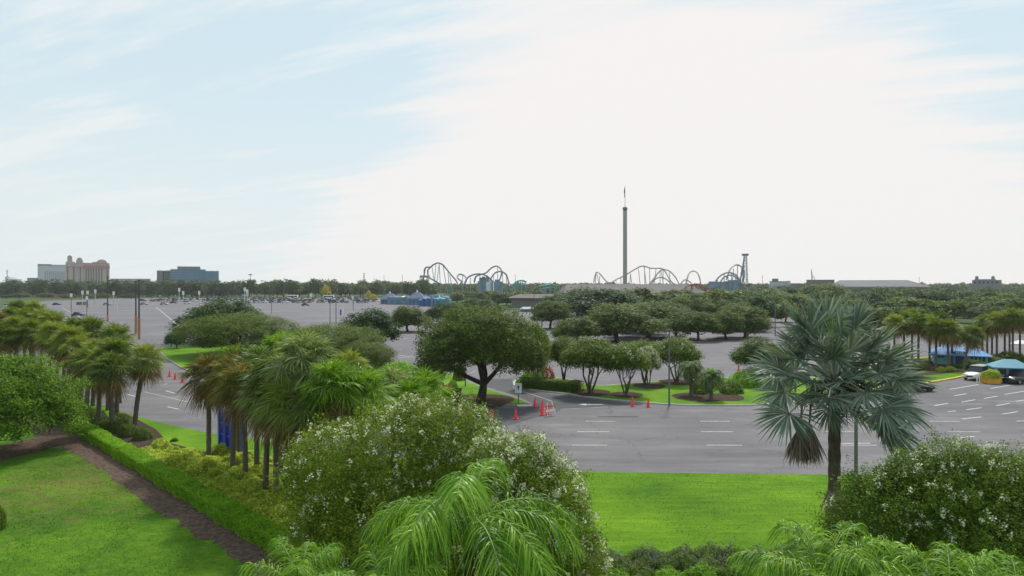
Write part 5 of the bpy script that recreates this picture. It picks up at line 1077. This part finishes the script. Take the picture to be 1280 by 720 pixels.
# ---- toll plaza
d = 104; e = bld('ticket_building', 'teal ticket building with a bright blue hipped roof behind palms', 'building', 1198, d)
e.rotation_euler.z = R(-27); w = (1231 - 1165) * d / F * .98; ze, zt = Z(443.5, d - 2), Z(433, d)
def hip(e, w, dep, ze, zt, mat, th=.12, ridge=.5):
    mb = MB(); a = [(-w / 2, -dep / 2, ze), (w / 2, -dep / 2, ze), (w / 2, dep / 2, ze), (-w / 2, dep / 2, ze)]; a0 = [(x, y, z - th) for x, y, z in a]; r = [(-w * ridge / 2, 0, zt), (w * ridge / 2, 0, zt)]
    mb.face([a[0], a[1], r[1], r[0]]); mb.face([a[2], a[3], r[0], r[1]]); mb.face([a[1], a[2], r[1]]); mb.face([a[3], a[0], r[0]]); mb.face(a0[::-1])
    for i in range(4): j = (i + 1) % 4; mb.face([a0[i], a0[j], a[j], a[i]])
    return mb.build('roof', mat, e)
hip(e, w, 6.5, ze, zt, M['roof_blue']); None
MB().box(-w / 2 + .6, w / 2 - .5, -2.4, 2.4, 0, ze - .02).build('wall', M['teal'], e)
for i in range(4): MB().box(w / 2 - 2.6 + i * .5, w / 2 - 2.35 + i * .5, -2.46, -2.4, .8, 1.9).build('window', M['win'], e)
MB().box(w / 2 - 4.1, w / 2 - 3.3, -2.46, -2.4, 1.0, 1.7).build('window', M['win'], e); MB().box(-.6, .3, -2.48, -2.4, 0, 1.9).build('door', plain('navy_door', (.02, .04, .14), .5), e)
MB().box(-.9, .6, -2.75, -2.5, 1.75, 2.15).build('sign_board', M['blue'], e); mb = MB()
for i in range(4): mb.box(-.6 + i * .26, -.43 + i * .26, -2.77, -2.752, 1.86, 2.04)
mb.build('sign_lettering', M['white'], e); MB().box(-w / 2 + .9, -w / 2 + 1.9, -2.46, -2.4, 1.1, 1.6).build('window', M['blue'], e)
d = 85.5; e = bld('toll_booth', 'toll booth with a blue hipped roof at the right edge', 'booth', 1262, d, R(-22)); w = 43 * d / F; ze, zt = Z(458, d), Z(449, d)
hip(e, w, 3.6, ze, zt, M['roof_teal'], ridge=.3); MB().box(-1.7, -.3, -1.0, 1.2, 0.05, ze).build('wall', plain('booth_panel', (.26, .33, .38), .5), e); MB().box(-1.35, -.6, -1.06, -1.0, .95, 1.6).build('window', M['win'], e); MB().box(-.32, -.05, -1.04, -.9, 0.05, ze).build('post', M['blue'], e); MB().box(-1.75, -1.5, -1.04, -.9, 0.05, ze).build('post', M['white'], e); MB().box(1.8, 2.0, -1.04, -.9, 0.05, ze).build('post', M['white'], e)
MB().box(-2.1, 2.3, -1.3, 1.5, 0.03, .16).build('plinth', M['kerb'], e)
d = 84.0; x, y = X(1239, d), d; e = empty('planter', (x, y, 0), 'yellow planter box with a leafy bush beside the toll booth', 'planter'); mb = MB(); mb.prism([(-.8, .03), (.8, .03), (.92, .85), (-.92, .85)], -.6, .6); mb.build('box', plain('yellow_paint', (.62, .34, .02), .5), e, bevel=.02); o = link('bush', SV[2], e, (0, 0, .7)); o.scale = (1.15, .9, 1.0)
for i, px in enumerate((1221.5, 1224.5)):
    x, y = G(px, 479 - i); o = MB().lathe([(.07, .0), (.07, 1.05), (.05, 1.1)], 8).build('bollard', M['white'], None, (x, y, .03)); tag(o, '%s white bollard in front of the white car at the toll' % ('left' if i == 0 else 'right'), 'bollard', 'white bollards at the toll')
x, y = G(1276, 444); e = empty('parasol', (x, y, 0), 'white canopy parasol at the right edge behind the toll booth', 'parasol'); MB().lathe([(.05, 0), (.05, 2.2)], 6).build('pole', M['pole_l'], e); MB().lathe([(1.5, 1.9), (1.45, 2.0), (.7, 2.35), (.05, 2.6)], 10).build('canopy', M['white'], e)

# ---- cars
def carpaint(n, c):
    m = plain(n, c, .25, var=.02); b = [x for x in m.node_tree.nodes if x.type == 'BSDF_PRINCIPLED'][0]; b.inputs['Coat Weight'].default_value = .6; return m
CP = {'white': carpaint('white_car_paint', (.75, .75, .74)), 'silver': carpaint('silver_car_paint', (.38, .39, .40)), 'black': carpaint('black_car_paint', (.015, .015, .018)), 'red': carpaint('red_car_paint', (.30, .02, .02)), 'blue': carpaint('blue_car_paint', (.04, .08, .20)), 'grey': carpaint('grey_car_paint', (.12, .12, .13))}
M['tyre'] = plain('tyre_rubber', (.02, .02, .02), .8); M['rim'] = plain('alloy_rim', (.4, .4, .42), .3, metal=.8); M['lamp'] = plain('headlamp_glass', (.7, .72, .75), .15); M['tail'] = plain('tail_lamp', (.35, .01, .01), .25)
def loft(secs, n):                       # sections: list of (x, [(y,z)...]) joined
    v = []; f = []
    for x, pr in secs: v += [(x, y, z) for y, z in pr]
    k = len(secs[0][1])
    for i in range(len(secs) - 1):
        for j in range(k - 1): a = i * k + j; f.append((a, a + 1, a + k + 1, a + k))
    f.append(tuple(range(k))[::-1]); f.append(tuple((len(secs) - 1) * k + j for j in range(k)))
    return v, f
def car_meshes(kind, paint):
    suv = kind == 'suv'; zh = .98 if suv else .82; zr = 1.72 if suv else 1.43
    def sec(x, zt, w, zb=.28): return (x, [(-w * .92, zb), (-w, zb + .18), (-w, zt - .16), (-w * .9, zt - .02), (-w * .4, zt + .02), (w * .4, zt + .02), (w * .9, zt - .02), (w, zt - .16), (w, zb + .18), (w * .92, zb)])
    v, f = loft([sec(-2.28, zh - .2, .72, .38), sec(-2.15, zh - .02, .84), sec(-1.5, zh + .04, .9), sec(-.5, zh + .03, .91), sec(.7, zh + .02, .91), sec(1.5, zh - .06, .89), sec(2.1, zh - .16, .82), sec(2.3, zh - .32, .7, .36)], 10)
    b = MB(); b.v = v; b.f = f; b.m = [0] * len(f); body = b.mesh('car_body', paint, smooth=True)
    # roof + pillars
    xr0, xr1 = (-2.0, .45) if suv else (-1.25, .35); xb0, xb1 = (-2.15, 1.05) if suv else (-1.85, 1.15)
    def cab(x, w, z): return (x, [(-w, zh - .05), (-w * .86, z), (w * .86, z), (w, zh - .05)])
    v, f = loft([(xb0, [(-.8, zh - .05), (-.76, zh + .03), (.76, zh + .03), (.8, zh - .05)]), cab(xr0, .83, zr - .03), cab((xr0 + xr1) / 2, .84, zr), cab(xr1, .82, zr - .04), (xb1, [(-.8, zh - .05), (-.76, zh + .02), (.76, zh + .02), (.8, zh - .05)])], 4)
    g = MB(); g.v = v; g.f = f; g.m = [0] * len(f); glass = g.mesh('car_glass', M['win'])
    r = MB(); r.box(xr0 - .02, xr1 + .02, -.73, .73, zr - .035, zr + .025)
    for xx in ((xr0 + xr1) / 2,):
        for sy in (-1, 1): r.box(xx - .05, xx + .05, sy * .80 - .05, sy * .80 + .05, zh - .02, zr - .02)
    roof = r.mesh('car_roof', paint, bevel=.015)
    ty = MB(); ty.lathe([(.20, -.10), (.33, -.11), (.345, -.06), (.345, .06), (.33, .11), (.20, .10)], 20); tm = ty.mesh('tyre', M['tyre'], smooth=False)
    ri = MB(); ri.lathe([(.05, -.08), (.21, -.085), (.21, .085), (.05, .08)], 14); rm = ri.mesh('rim', M['rim'])
    return body, glass, roof, tm, rm
CARM = {}
def car(kind, color, x, y, rz, label, group=None, detail=True, z=.02):
    if (kind, color) not in CARM: CARM[(kind, color)] = car_meshes(kind, CP[color])
    body, glass, roof, tm, rm = CARM[(kind, color)]
    e = empty('parked_car', (x, y, z), label, 'car', group, rz); link('body', body, e); link('windows', glass, e); link('roof', roof, e)
    for sx in (-1.42, 1.42):
        for sy in (-.82, .82):
            wv = link('wheel', tm, e, (sx, sy, .345)); wv.rotation_euler.x = R(90)
            if detail: link('rim', rm, wv)
    if detail:
        zh = .98 if kind == 'suv' else .82
        for sy in (-.6, .6):
            MB().box(2.12, 2.27, sy - .17, sy + .17, zh - .34, zh - .2).build('headlight', M['lamp'], e, bevel=.01); MB().box(-2.27, -2.1, sy - .14, sy + .14, zh - .3, zh - .1).build('tail_light', M['tail'], e, bevel=.01)
        MB().box(2.2, 2.32, -.42, .42, .42, .6).build('grille', M['win'], e, bevel=.01)
    return e
x, y = G(1229, 475.5); car('suv', 'white', x, y + .9, R(-148), 'white SUV with black grille waiting left of the toll booth')
x, y = G(1277, 480); car('suv', 'black', x + .3, y + .6, R(-160), 'dark car with a pale windscreen in the toll lane at the right edge')
x, y = G(1141, 489); car('sedan', 'black', x, y, R(8), 'black car half hidden behind the right fronds of the silver palm')
for px, py, rz, kd, cl, lab in [(98, 395, 3, 'sedan', 'black', 'lone black saloon in the middle of the big left lot'), (71, 381.5, 5, 'sedan', 'black', 'dark car alone near the top left of the big lot'), (100, 381.3, 90, 'suv', 'black', 'dark car left of a pair below the banner poles'), (106, 381.5, 90, 'suv', 'grey', 'dark car right of a pair below the banner poles'), (36, 382, 4, 'sedan', 'white', 'pale car at the left edge of the lot beside the trees'),
                                (11, 384, 20, 'suv', 'white', 'white car at the far left of the lot behind palms'), (134, 381.6, 0, 'sedan', 'silver', 'silver car left of the tall pole in the far lot'), (179, 376.6, 0, 'suv', 'blue', 'dark blue van at the far edge right of the twin poles'), (180, 381.3, 0, 'sedan', 'silver', 'silver car below the dark blue van'), (205, 381.2, 0, 'sedan', 'silver', 'silver car nearest of the middle far rows'), (217, 379.3, 0, 'sedan', 'black', 'long black car in front of the far rows'), (234, 379.8, 0, 'suv', 'white', 'white van in front of the red cars'), (382, 382.3, 0, 'sedan', 'black', 'dark car a little in front of the crowded rows')]:
    x, y = G(px, py); car(kd, cl, x, y, R(rz), lab)
cols = ['white', 'silver', 'black', 'grey', 'white', 'blue', 'red', 'silver', 'white', 'grey', 'silver']
rnd = random.Random(3); cnt = 0
for row, (yy, pa, pb, stp) in enumerate([(378.6, 310, 480, 5.2), (376.8, 190, 480, 5.0), (375.2, 196, 478, 6.5), (374.0, 270, 476, 8)]):
    px = pa
    while px < pb:
        if rnd.random() < .80:
            x, y = G(px, yy + rnd.uniform(-.15, .15)); cl = rnd.choice(cols); kd = rnd.choice(['suv', 'sedan', 'suv'])
            car(kd, cl, x, y, R(90 if rnd.random() < .6 else 0) + rnd.uniform(-.1, .1), '%s %s parked in the crowded far rows of the left lot' % (cl, 'van-like car' if kd == 'suv' else 'low car'), '%s %s cars in the far rows' % (cl, kd.replace('suv', 'tall').replace('sedan', 'low')), False); cnt += 1
        px += stp * rnd.uniform(.7, 1.3)
# long white bus / booths at back of the lot
for px, lab in [(366, 'white coach parked behind the crowded car rows'), (411, 'smaller white coach right of the other behind the rows')]:
    x, y = G(px, 374); e = empty('coach', (x, y, .02), lab, 'bus'); MB().box(-4, 4, -1.25, 1.25, .45, 3.3).build('body', M['white'], e, bevel=.1); MB().box(-3.7, 3.9, -1.28, -1.24, 1.7, 2.6).build('windows', M['win'], e)
    for sx in (-2.6, 2.4):
        for sy in (-1.1, 1.1): mb = MB(); mb.lathe([(.2, -.15), (.45, -.15), (.45, .15), (.2, .15)], 14); o = mb.build('wheel', M['tyre'], e, (sx, sy, .45)); o.rotation_euler.x = R(90)

# ---- cones, barricade, sign, poles
cm = plain('cone_red', (.75, .035, .05), .45, var=.06)
cb = MB(); cb.box(-.19, .19, -.19, .19, 0, .04); cbm = cb.mesh('cone_base', cm); cc = MB(); cc.lathe([(.145, .04), (.13, .07), (.035, .70), (.02, .72)], 16); ccm = cc.mesh('cone_body', cm, smooth=True)
cl = [(212, 471, 'left one of three cones on the curved road behind the palms'), (219, 474.5, 'middle one of three cones on the curved road behind the palms'), (228, 478, 'right one of three cones on the curved road behind the palms'), (580.6, 522, 'cone nearest the white turn arrow, by the crape myrtle'), (615.4, 524.5, 'cone standing on the short white line at the junction'), (644.8, 524, 'lone cone in front of the white kerb end'),
      (669, 508.5, 'cone right of the small white sign'), (678, 511.9, 'rear cone of the pair beside the white barricade'), (677.3, 519.4, 'front cone of the pair beside the white barricade'), (790.6, 507.8, 'left one of two cones at the island kerb'), (810.4, 508.8, 'right one of two cones at the island kerb'), (923, 463.7, 'cone in the far lot left of the silver palm'), (687, 464, 'cone behind the red leaved shrub'), (684.5, 518.0, 'cone tucked inside the white barricade')]
for px, py, lab in cl:
    x, y = G(px, py); e = empty('traffic_cone', (x, y, .03), 'red traffic ' + lab, 'cone', 'red traffic cones'); link('base', cbm, e); link('cone', ccm, e); s_ = 1.25 if px < 900 else 1.2; e.scale = (s_,) * 3
x, y = G(687, 519.5); e = empty('barricade', (x, y, .03), 'white A-frame barricade beside the junction cones', 'barricade', rz=.5)
for sx in (-.5, .5):
    for sy in (-1, 1): nb = NB(); nb.add(*tube([(sx * .9, sy * .35, 0), (sx * .5, sy * .03, 1.15)], [.035, .035], 6)); link('leg', nb.mesh('leg', M['white']), e)
for zz in (.35, .75): MB().box(-.5, .5, -.30 + zz * .25, -.27 + zz * .25, zz, zz + .2).build('rail', M['white'] if zz < .5 else plain('orange_stripe', (.6, .1, .05), .5), e)
x, y = G(648, 505.5); e = empty('road_sign', (x, y, .12), 'small white road sign on a dark post at the tip of the median', 'sign'); MB().box(-.05, .05, -.03, .03, 0, .95).build('post', M['pole_d'], e); zt = .85
MB().box(-.34, .34, -.035, -.015, zt, zt + 1.15).build('panel', M['white'], e, bevel=.004); MB().box(-.34, .34, -.045, -.037, zt + .02, zt + .17).build('lower_plate', plain('teal_plate', (.10, .28, .30), .5), e)
mb = MB(); mb.lathe([(.07, 0), (.07, .02)], 10); MB().box(-.05, .05, -.042, -.036, zt + .45, zt + .72).build('arrow_shaft', plain('dark_sign_ink', (.03, .05, .12), .5), e); MB().prism([(-.14, zt + .70), (.14, zt + .70), (0, zt + .95)], -.043, -.036).build('arrow_head', bpy.data.materials['dark_sign_ink'], e)
x, y = G(656, 508.2); o = MB().box(-.75, .75, -.12, .12, 0, .14).build('wheel_stop', M['white'], None, (x, y, .03), bevel=.02); tag(o, 'white painted kerb block at the tip of the median', 'kerb block')
# blue board
A0 = np.array(G(275, 562)); B0 = np.array(G(300, 572)); dv = B0 - A0; L0 = float(np.linalg.norm(dv)); e = empty('sign_board', (A0[0], A0[1], .05), 'tall blue panelled board standing among the centre palms', 'sign board', rz=math.atan2(dv[1], dv[0]))
bl = plain('royal_blue_paint', (.06, .09, .45), .5); MB().box(0, L0, .1, .2, .1, 2.85).build('panel', bl, e)
for i in range(4): MB().box(i * (L0 - .1) / 3, i * (L0 - .1) / 3 + .1, -.12, .1, .0, 2.9).build('post', bl, e)
for zz in (.3, 1.1, 1.9, 2.7): MB().box(.1, L0 - .1, -.06, .1, zz, zz + .08).build('rail', bl, e)
MB().box(-.16, -.0, -.14, .22, .02, 2.95).build('edge_trim', plain('pale_blue_trim', (.35, .42, .62), .5), e)
# lamp posts
def lamp_post(px, py, top, label, r=.09, mat='pole', arm=0, group=None, base=None, head=True, hw=.35):
    x, y = G(px, py); h = Z(top, y); e = empty('lamp_post', (x, y, .02), label, 'lamp post', group)
    r = max(r, .25 * y / F) if y > 200 else r
    MB().lathe([(r * 1.1, 0), (r * .75, h)], 8).build('pole', M[mat], e)
    if base: MB().lathe([(r * 1.5, 0), (r * 1.5, base)], 8).build('painted_base', M['orange'], e)
    if head:
        k = max(1, y / 250)
        for s_ in ((-1, 1) if arm else (0,)):
            MB().box(s_ * .6 * k - hw * k, s_ * .6 * k + hw * k, -.18 * k, .18 * k, h - .06, h + .12 * k).build('lamp_head', M['pole_d'], e, bevel=.02)
    return e
lamp_post(1070, 601, 455, 'grey lamp post rising through the right fronds of the silver palm', .11)
lamp_post(836.5, 507, 414, 'slim dark lamp post on the grass island between crape myrtles', .09)
lamp_post(677.5, 474, 400, 'slim dark lamp post behind the tall loose tree', .08)
lamp_post(747, 470, 448, 'short dark post behind the green crape myrtle', .08, head=False)
lamp_post(581.7, 484, 440, 'slim post just left of the big oak trunk', .07)
lamp_post(645.3, 470, 420, 'thin post in the lot right of the big oak crown', .06)
lamp_post(169.8, 417, 352, 'left one of twin tall poles with orange base in the left lot', .2, 'pole_d', base=4.4)
lamp_post(173.8, 424, 350.5, 'right one of twin tall poles with orange base in the left lot', .2, 'pole_d', base=4.6)
lamp_post(134.5, 402, 346, 'tall dark pole with pale orange foot near the banner poles', .2, 'pole_d', base=2.4)
lamp_post(147.5, 413, 375, 'white slim pole between the dark pole and the twin poles', .12, 'pole_l', head=False)
for px, py, tp, lab in [(339.5, 392, 352, 'dark lamp pole left of the others in front of the crowded rows'), (412.5, 405, 379, 'short dark pole beside the tallest pole near the lot sign'), (420, 403, 350, 'tallest dark lamp pole near the small blue lot sign'), (441.5, 388, 361, 'dark pole right of the small blue lot sign'), (448, 380, 355, 'pale thin pole behind the glossy dark tree'), (523, 414, 384, 'thin grey pole right of the solitary oak'), (590, 398, 360, 'thin grey pole above the big oak crown'), (667.5, 396, 362, 'thin dark pole rising before the beige canopy'), (327, 378, 351, 'faint lamp pole at the left end of the crowded rows'), (969, 420, 375, 'slim pole left of the silver palm top')]:
    lamp_post(px, py, tp, lab, .12)
for i, (px, py, tp) in enumerate([(89, 392, 371), (103, 385, 367.5), (109.5, 385, 367.5), (108.5, 396, 374.5), (119, 380, 366), (142, 381, 368.5), (224, 378.5, 364), (229, 379, 368), (249, 379, 368), (306, 380, 363.5), (309, 382, 366), (389, 376, 371), (441, 381, 374)]):
    x, y = G(px, py); h = Z(tp, y); e = empty('banner_pole', (x, y, 0), 'pole with a white row banner on top in the left lot, %s from the left' % ORD[sorted([89, 103, 109.5, 108.5, 119, 142, 224, 229, 249, 306, 309, 389, 441]).index(px)], 'banner pole', 'banner poles in the left lot'); r = .16 * y / 300
    MB().lathe([(r, 0), (r, h)], 6).build('pole', M['pole' if i in (0, 2, 3) else 'pole_l'], e); k = y / F; MB().box(-1.3 * k, 1.3 * k, -.1, .1, h - .2, h + 4.2 * k).build('banner', M['white'], e)
x, y = G(427, 404); e = empty('lot_sign', (x, y, 0), 'blue and white lot sign on two pale posts near the glossy dark tree', 'sign'); k = y / F
MB().box(-2 * k, 0, -.1, .1, 10 * k, 17 * k).build('blue_panel', M['blue'], e); MB().box(.1 * k, 2.0 * k, -.1, .1, 8 * k, 19 * k).build('white_panel', M['white'], e); MB().box(-1.7 * k, -1.2 * k, -.08, .08, 0, 10 * k).build('post', M['pole_l'], e); MB().box(1 * k, 1.5 * k, -.08, .08, 0, 8 * k).build('post', M['pole_l'], e)
x, y = G(1174 - 240, 423.5); o = MB().lathe([(.3, 0), (.36, 1.0), (.3, 1.1)], 10).build('litter_bin', M['orange'], None, (x, y, .1)); tag(o, 'small brown bin beside the last oak of the mid lot row', 'bin')
# low timber building at left lot edge
d = 590; e = bld('low_shed', 'low pale roofed shed at the far edge of the left lot', 'shed', 62, d); wpart('wall', [(0, 11, 0, 8, 0, 2.2)], 'orange'); wpart('roof', [(-.4, 11.4, -.4, 8.4, 2.2, 2.9)], 'arena')

# ================================================================== LIGHT, SKY, CAMERA
SUN_EL, SUN_AZ = R(50), R(16)            # azimuth east of the view axis
sd_ = Vector((math.sin(SUN_AZ) * math.cos(SUN_EL), math.cos(SUN_AZ) * math.cos(SUN_EL), math.sin(SUN_EL)))
l = bpy.data.lights.new('sun', 'SUN'); l.energy = 3.2; l.angle = R(5); l.color = (1, .955, .89)
lo = bpy.data.objects.new('sun', l); COL.objects.link(lo); lo.rotation_euler = sd_.to_track_quat('Z', 'Y').to_euler()
w = bpy.data.worlds.new('World'); S.world = w; w.use_nodes = True; nt = w.node_tree; nt.nodes.clear()
out = N(nt, 'ShaderNodeOutputWorld'); bg = N(nt, 'ShaderNodeBackground'); nt.links.new(bg.outputs[0], out.inputs[0])
sky = N(nt, 'ShaderNodeTexSky', sky_type='NISHITA'); sky.sun_disc = False; sky.sun_elevation = SUN_EL; sky.sun_rotation = SUN_AZ; sky.air_density = 1.0; sky.dust_density = 1.0; sky.ozone_density = 1.5
BG = .10; bg.inputs[1].default_value = BG
tc = N(nt, 'ShaderNodeTexCoord'); gen = tc.outputs['Generated']
# wispy clouds on a flat layer above: direction / z
sep = N(nt, 'ShaderNodeSeparateXYZ'); nt.links.new(gen, sep.inputs[0])
def mth(op, a, b=None, c=None, clamp=False):
    m = N(nt, 'ShaderNodeMath', operation=op, use_clamp=clamp)
    for i, v in enumerate((a, b, c)):
        if v is None: continue
        if hasattr(v, 'is_output'): nt.links.new(v, m.inputs[i])
        else: m.inputs[i].default_value = v
    return m.outputs[0]
zz = mth('ADD', mth('MAXIMUM', sep.outputs[2], 0.0), .10)
cmb = N(nt, 'ShaderNodeCombineXYZ'); nt.links.new(mth('DIVIDE', sep.outputs[0], zz), cmb.inputs[0]); nt.links.new(mth('DIVIDE', sep.outputs[1], zz), cmb.inputs[1])
mp0 = N(nt, 'ShaderNodeMapping'); mp0.inputs['Rotation'].default_value = (0, 0, R(24)); nt.links.new(cmb.outputs[0], mp0.inputs[0]); mp = N(nt, 'ShaderNodeMapping'); mp.inputs['Scale'].default_value = (.7, 2.6, 1); mp.inputs['Location'].default_value = (3.1, 1.2, 0); nt.links.new(mp0.outputs[0], mp.inputs[0])
n1 = noise(nt, mp.outputs[0], .9, 7, .58)
wisp = N(nt, 'ShaderNodeMapRange', interpolation_type='SMOOTHSTEP'); nt.links.new(n1, wisp.inputs[0]); wisp.inputs[1].default_value = .48; wisp.inputs[2].default_value = .64
# glare round the sun
dt = N(nt, 'ShaderNodeVectorMath', operation='DOT_PRODUCT'); nt.links.new(gen, dt.inputs[0]); dt.inputs[1].default_value = tuple(sd_)
gn = mth('MULTIPLY_ADD', n1, .10, -.05); gl_in = mth('ADD', dt.outputs['Value'], gn)
nv = N(nt, 'ShaderNodeVectorMath', operation='MULTIPLY'); nt.links.new(gen, nv.inputs[0]); nv.inputs[1].default_value = (1, 1, 0)
nn2 = N(nt, 'ShaderNodeVectorMath', operation='NORMALIZE'); nt.links.new(nv.outputs[0], nn2.inputs[0]); d2_ = N(nt, 'ShaderNodeVectorMath', operation='DOT_PRODUCT'); nt.links.new(nn2.outputs[0], d2_.inputs[0]); d2_.inputs[1].default_value = (math.sin(R(12)), math.cos(R(12)), 0)
veil = mth('ADD', mth('MULTIPLY_ADD', sep.outputs[2], -.36, .0972), mth('ADD', d2_.outputs['Value'], mth('MULTIPLY_ADD', n1, .16, -.085)))
glare = N(nt, 'ShaderNodeMapRange', interpolation_type='SMOOTHSTEP'); nt.links.new(mth('MAXIMUM', veil, mth('ADD', dt.outputs['Value'], .06)), glare.inputs[0]); glare.inputs[1].default_value = .915; glare.inputs[2].default_value = .975
hzn = N(nt, 'ShaderNodeMapRange', interpolation_type='SMOOTHSTEP'); nt.links.new(sep.outputs[2], hzn.inputs[0]); hzn.inputs[1].default_value = .34; hzn.inputs[2].default_value = .0
PALE = tuple(c / BG for c in (.82, .865, .865)); WARM = tuple(c / BG for c in (.915, .89, .88)); BLUE = tuple(c / BG for c in (.67, .835, .90)); CLD = tuple(c / BG for c in (.87, .90, .90))
# thin veil over the clear sky
base = mixc(nt, .88, sky.outputs[0], BLUE)
c = mixc(nt, mth('MULTIPLY', wisp.outputs[0], .75), base, CLD)
c = mixc(nt, mth('MULTIPLY', hzn.outputs[0], .78), c, PALE)
c = mixc(nt, glare.outputs[0], c, WARM)
core = N(nt, 'ShaderNodeMapRange', interpolation_type='SMOOTHSTEP'); nt.links.new(dt.outputs['Value'], core.inputs[0]); core.inputs[1].default_value = .92; core.inputs[2].default_value = 1.0
c = mixc(nt, core.outputs[0], c, tuple(c_ / BG for c_ in (4.0, 3.9, 3.7)))
nt.links.new(c, bg.inputs[0])

cam = bpy.data.cameras.new('camera'); co = bpy.data.objects.new('camera', cam); COL.objects.link(co); co.location = (0, 0, H); co.rotation_euler = (R(90), 0, 0)
cam.sensor_width = 36; cam.lens = F / 1280 * 36; cam.shift_y = -(360 - HZ) / 1280; cam.clip_end = 12000; cam.clip_start = .1; S.camera = co
S.view_settings.view_transform = 'Standard'; S.view_settings.look = 'None'; S.view_settings.exposure = 0.0; S.view_settings.gamma = 1
try: S.view_settings.use_curve_mapping = False
except Exception: pass
# haze
HAZE = 0.00010
if HAZE:
    mb = MB(); mb.box(-2300, 2300, -120, 2700, -1, 135); hz_o = mb.build('haze', None if False else plain('tmp', (1, 1, 1))); hz_o['kind'] = 'stuff'; hz_o['label'] = 'thin pale air haze over the whole place'; hz_o['category'] = 'haze'
    m = bpy.data.materials.new('haze_air'); m.use_nodes = True; t2 = m.node_tree; t2.nodes.clear(); oo = t2.nodes.new('ShaderNodeOutputMaterial'); pv = t2.nodes.new('ShaderNodeVolumePrincipled'); pv.inputs['Color'].default_value = (.93, .95, 1, 1); pv.inputs['Density'].default_value = HAZE; pv.inputs['Anisotropy'].default_value = .2
    t2.links.new(pv.outputs[0], oo.inputs['Volume']); hz_o.data.materials[0] = m
S.cycles.max_bounces = 6; S.cycles.transparent_max_bounces = 4; S.cycles.volume_bounces = 1; S.cycles.diffuse_bounces = 3
print('faces', sum(len(me.polygons) for me in bpy.data.meshes), 'objects', len(bpy.data.objects), 'cars', cnt)
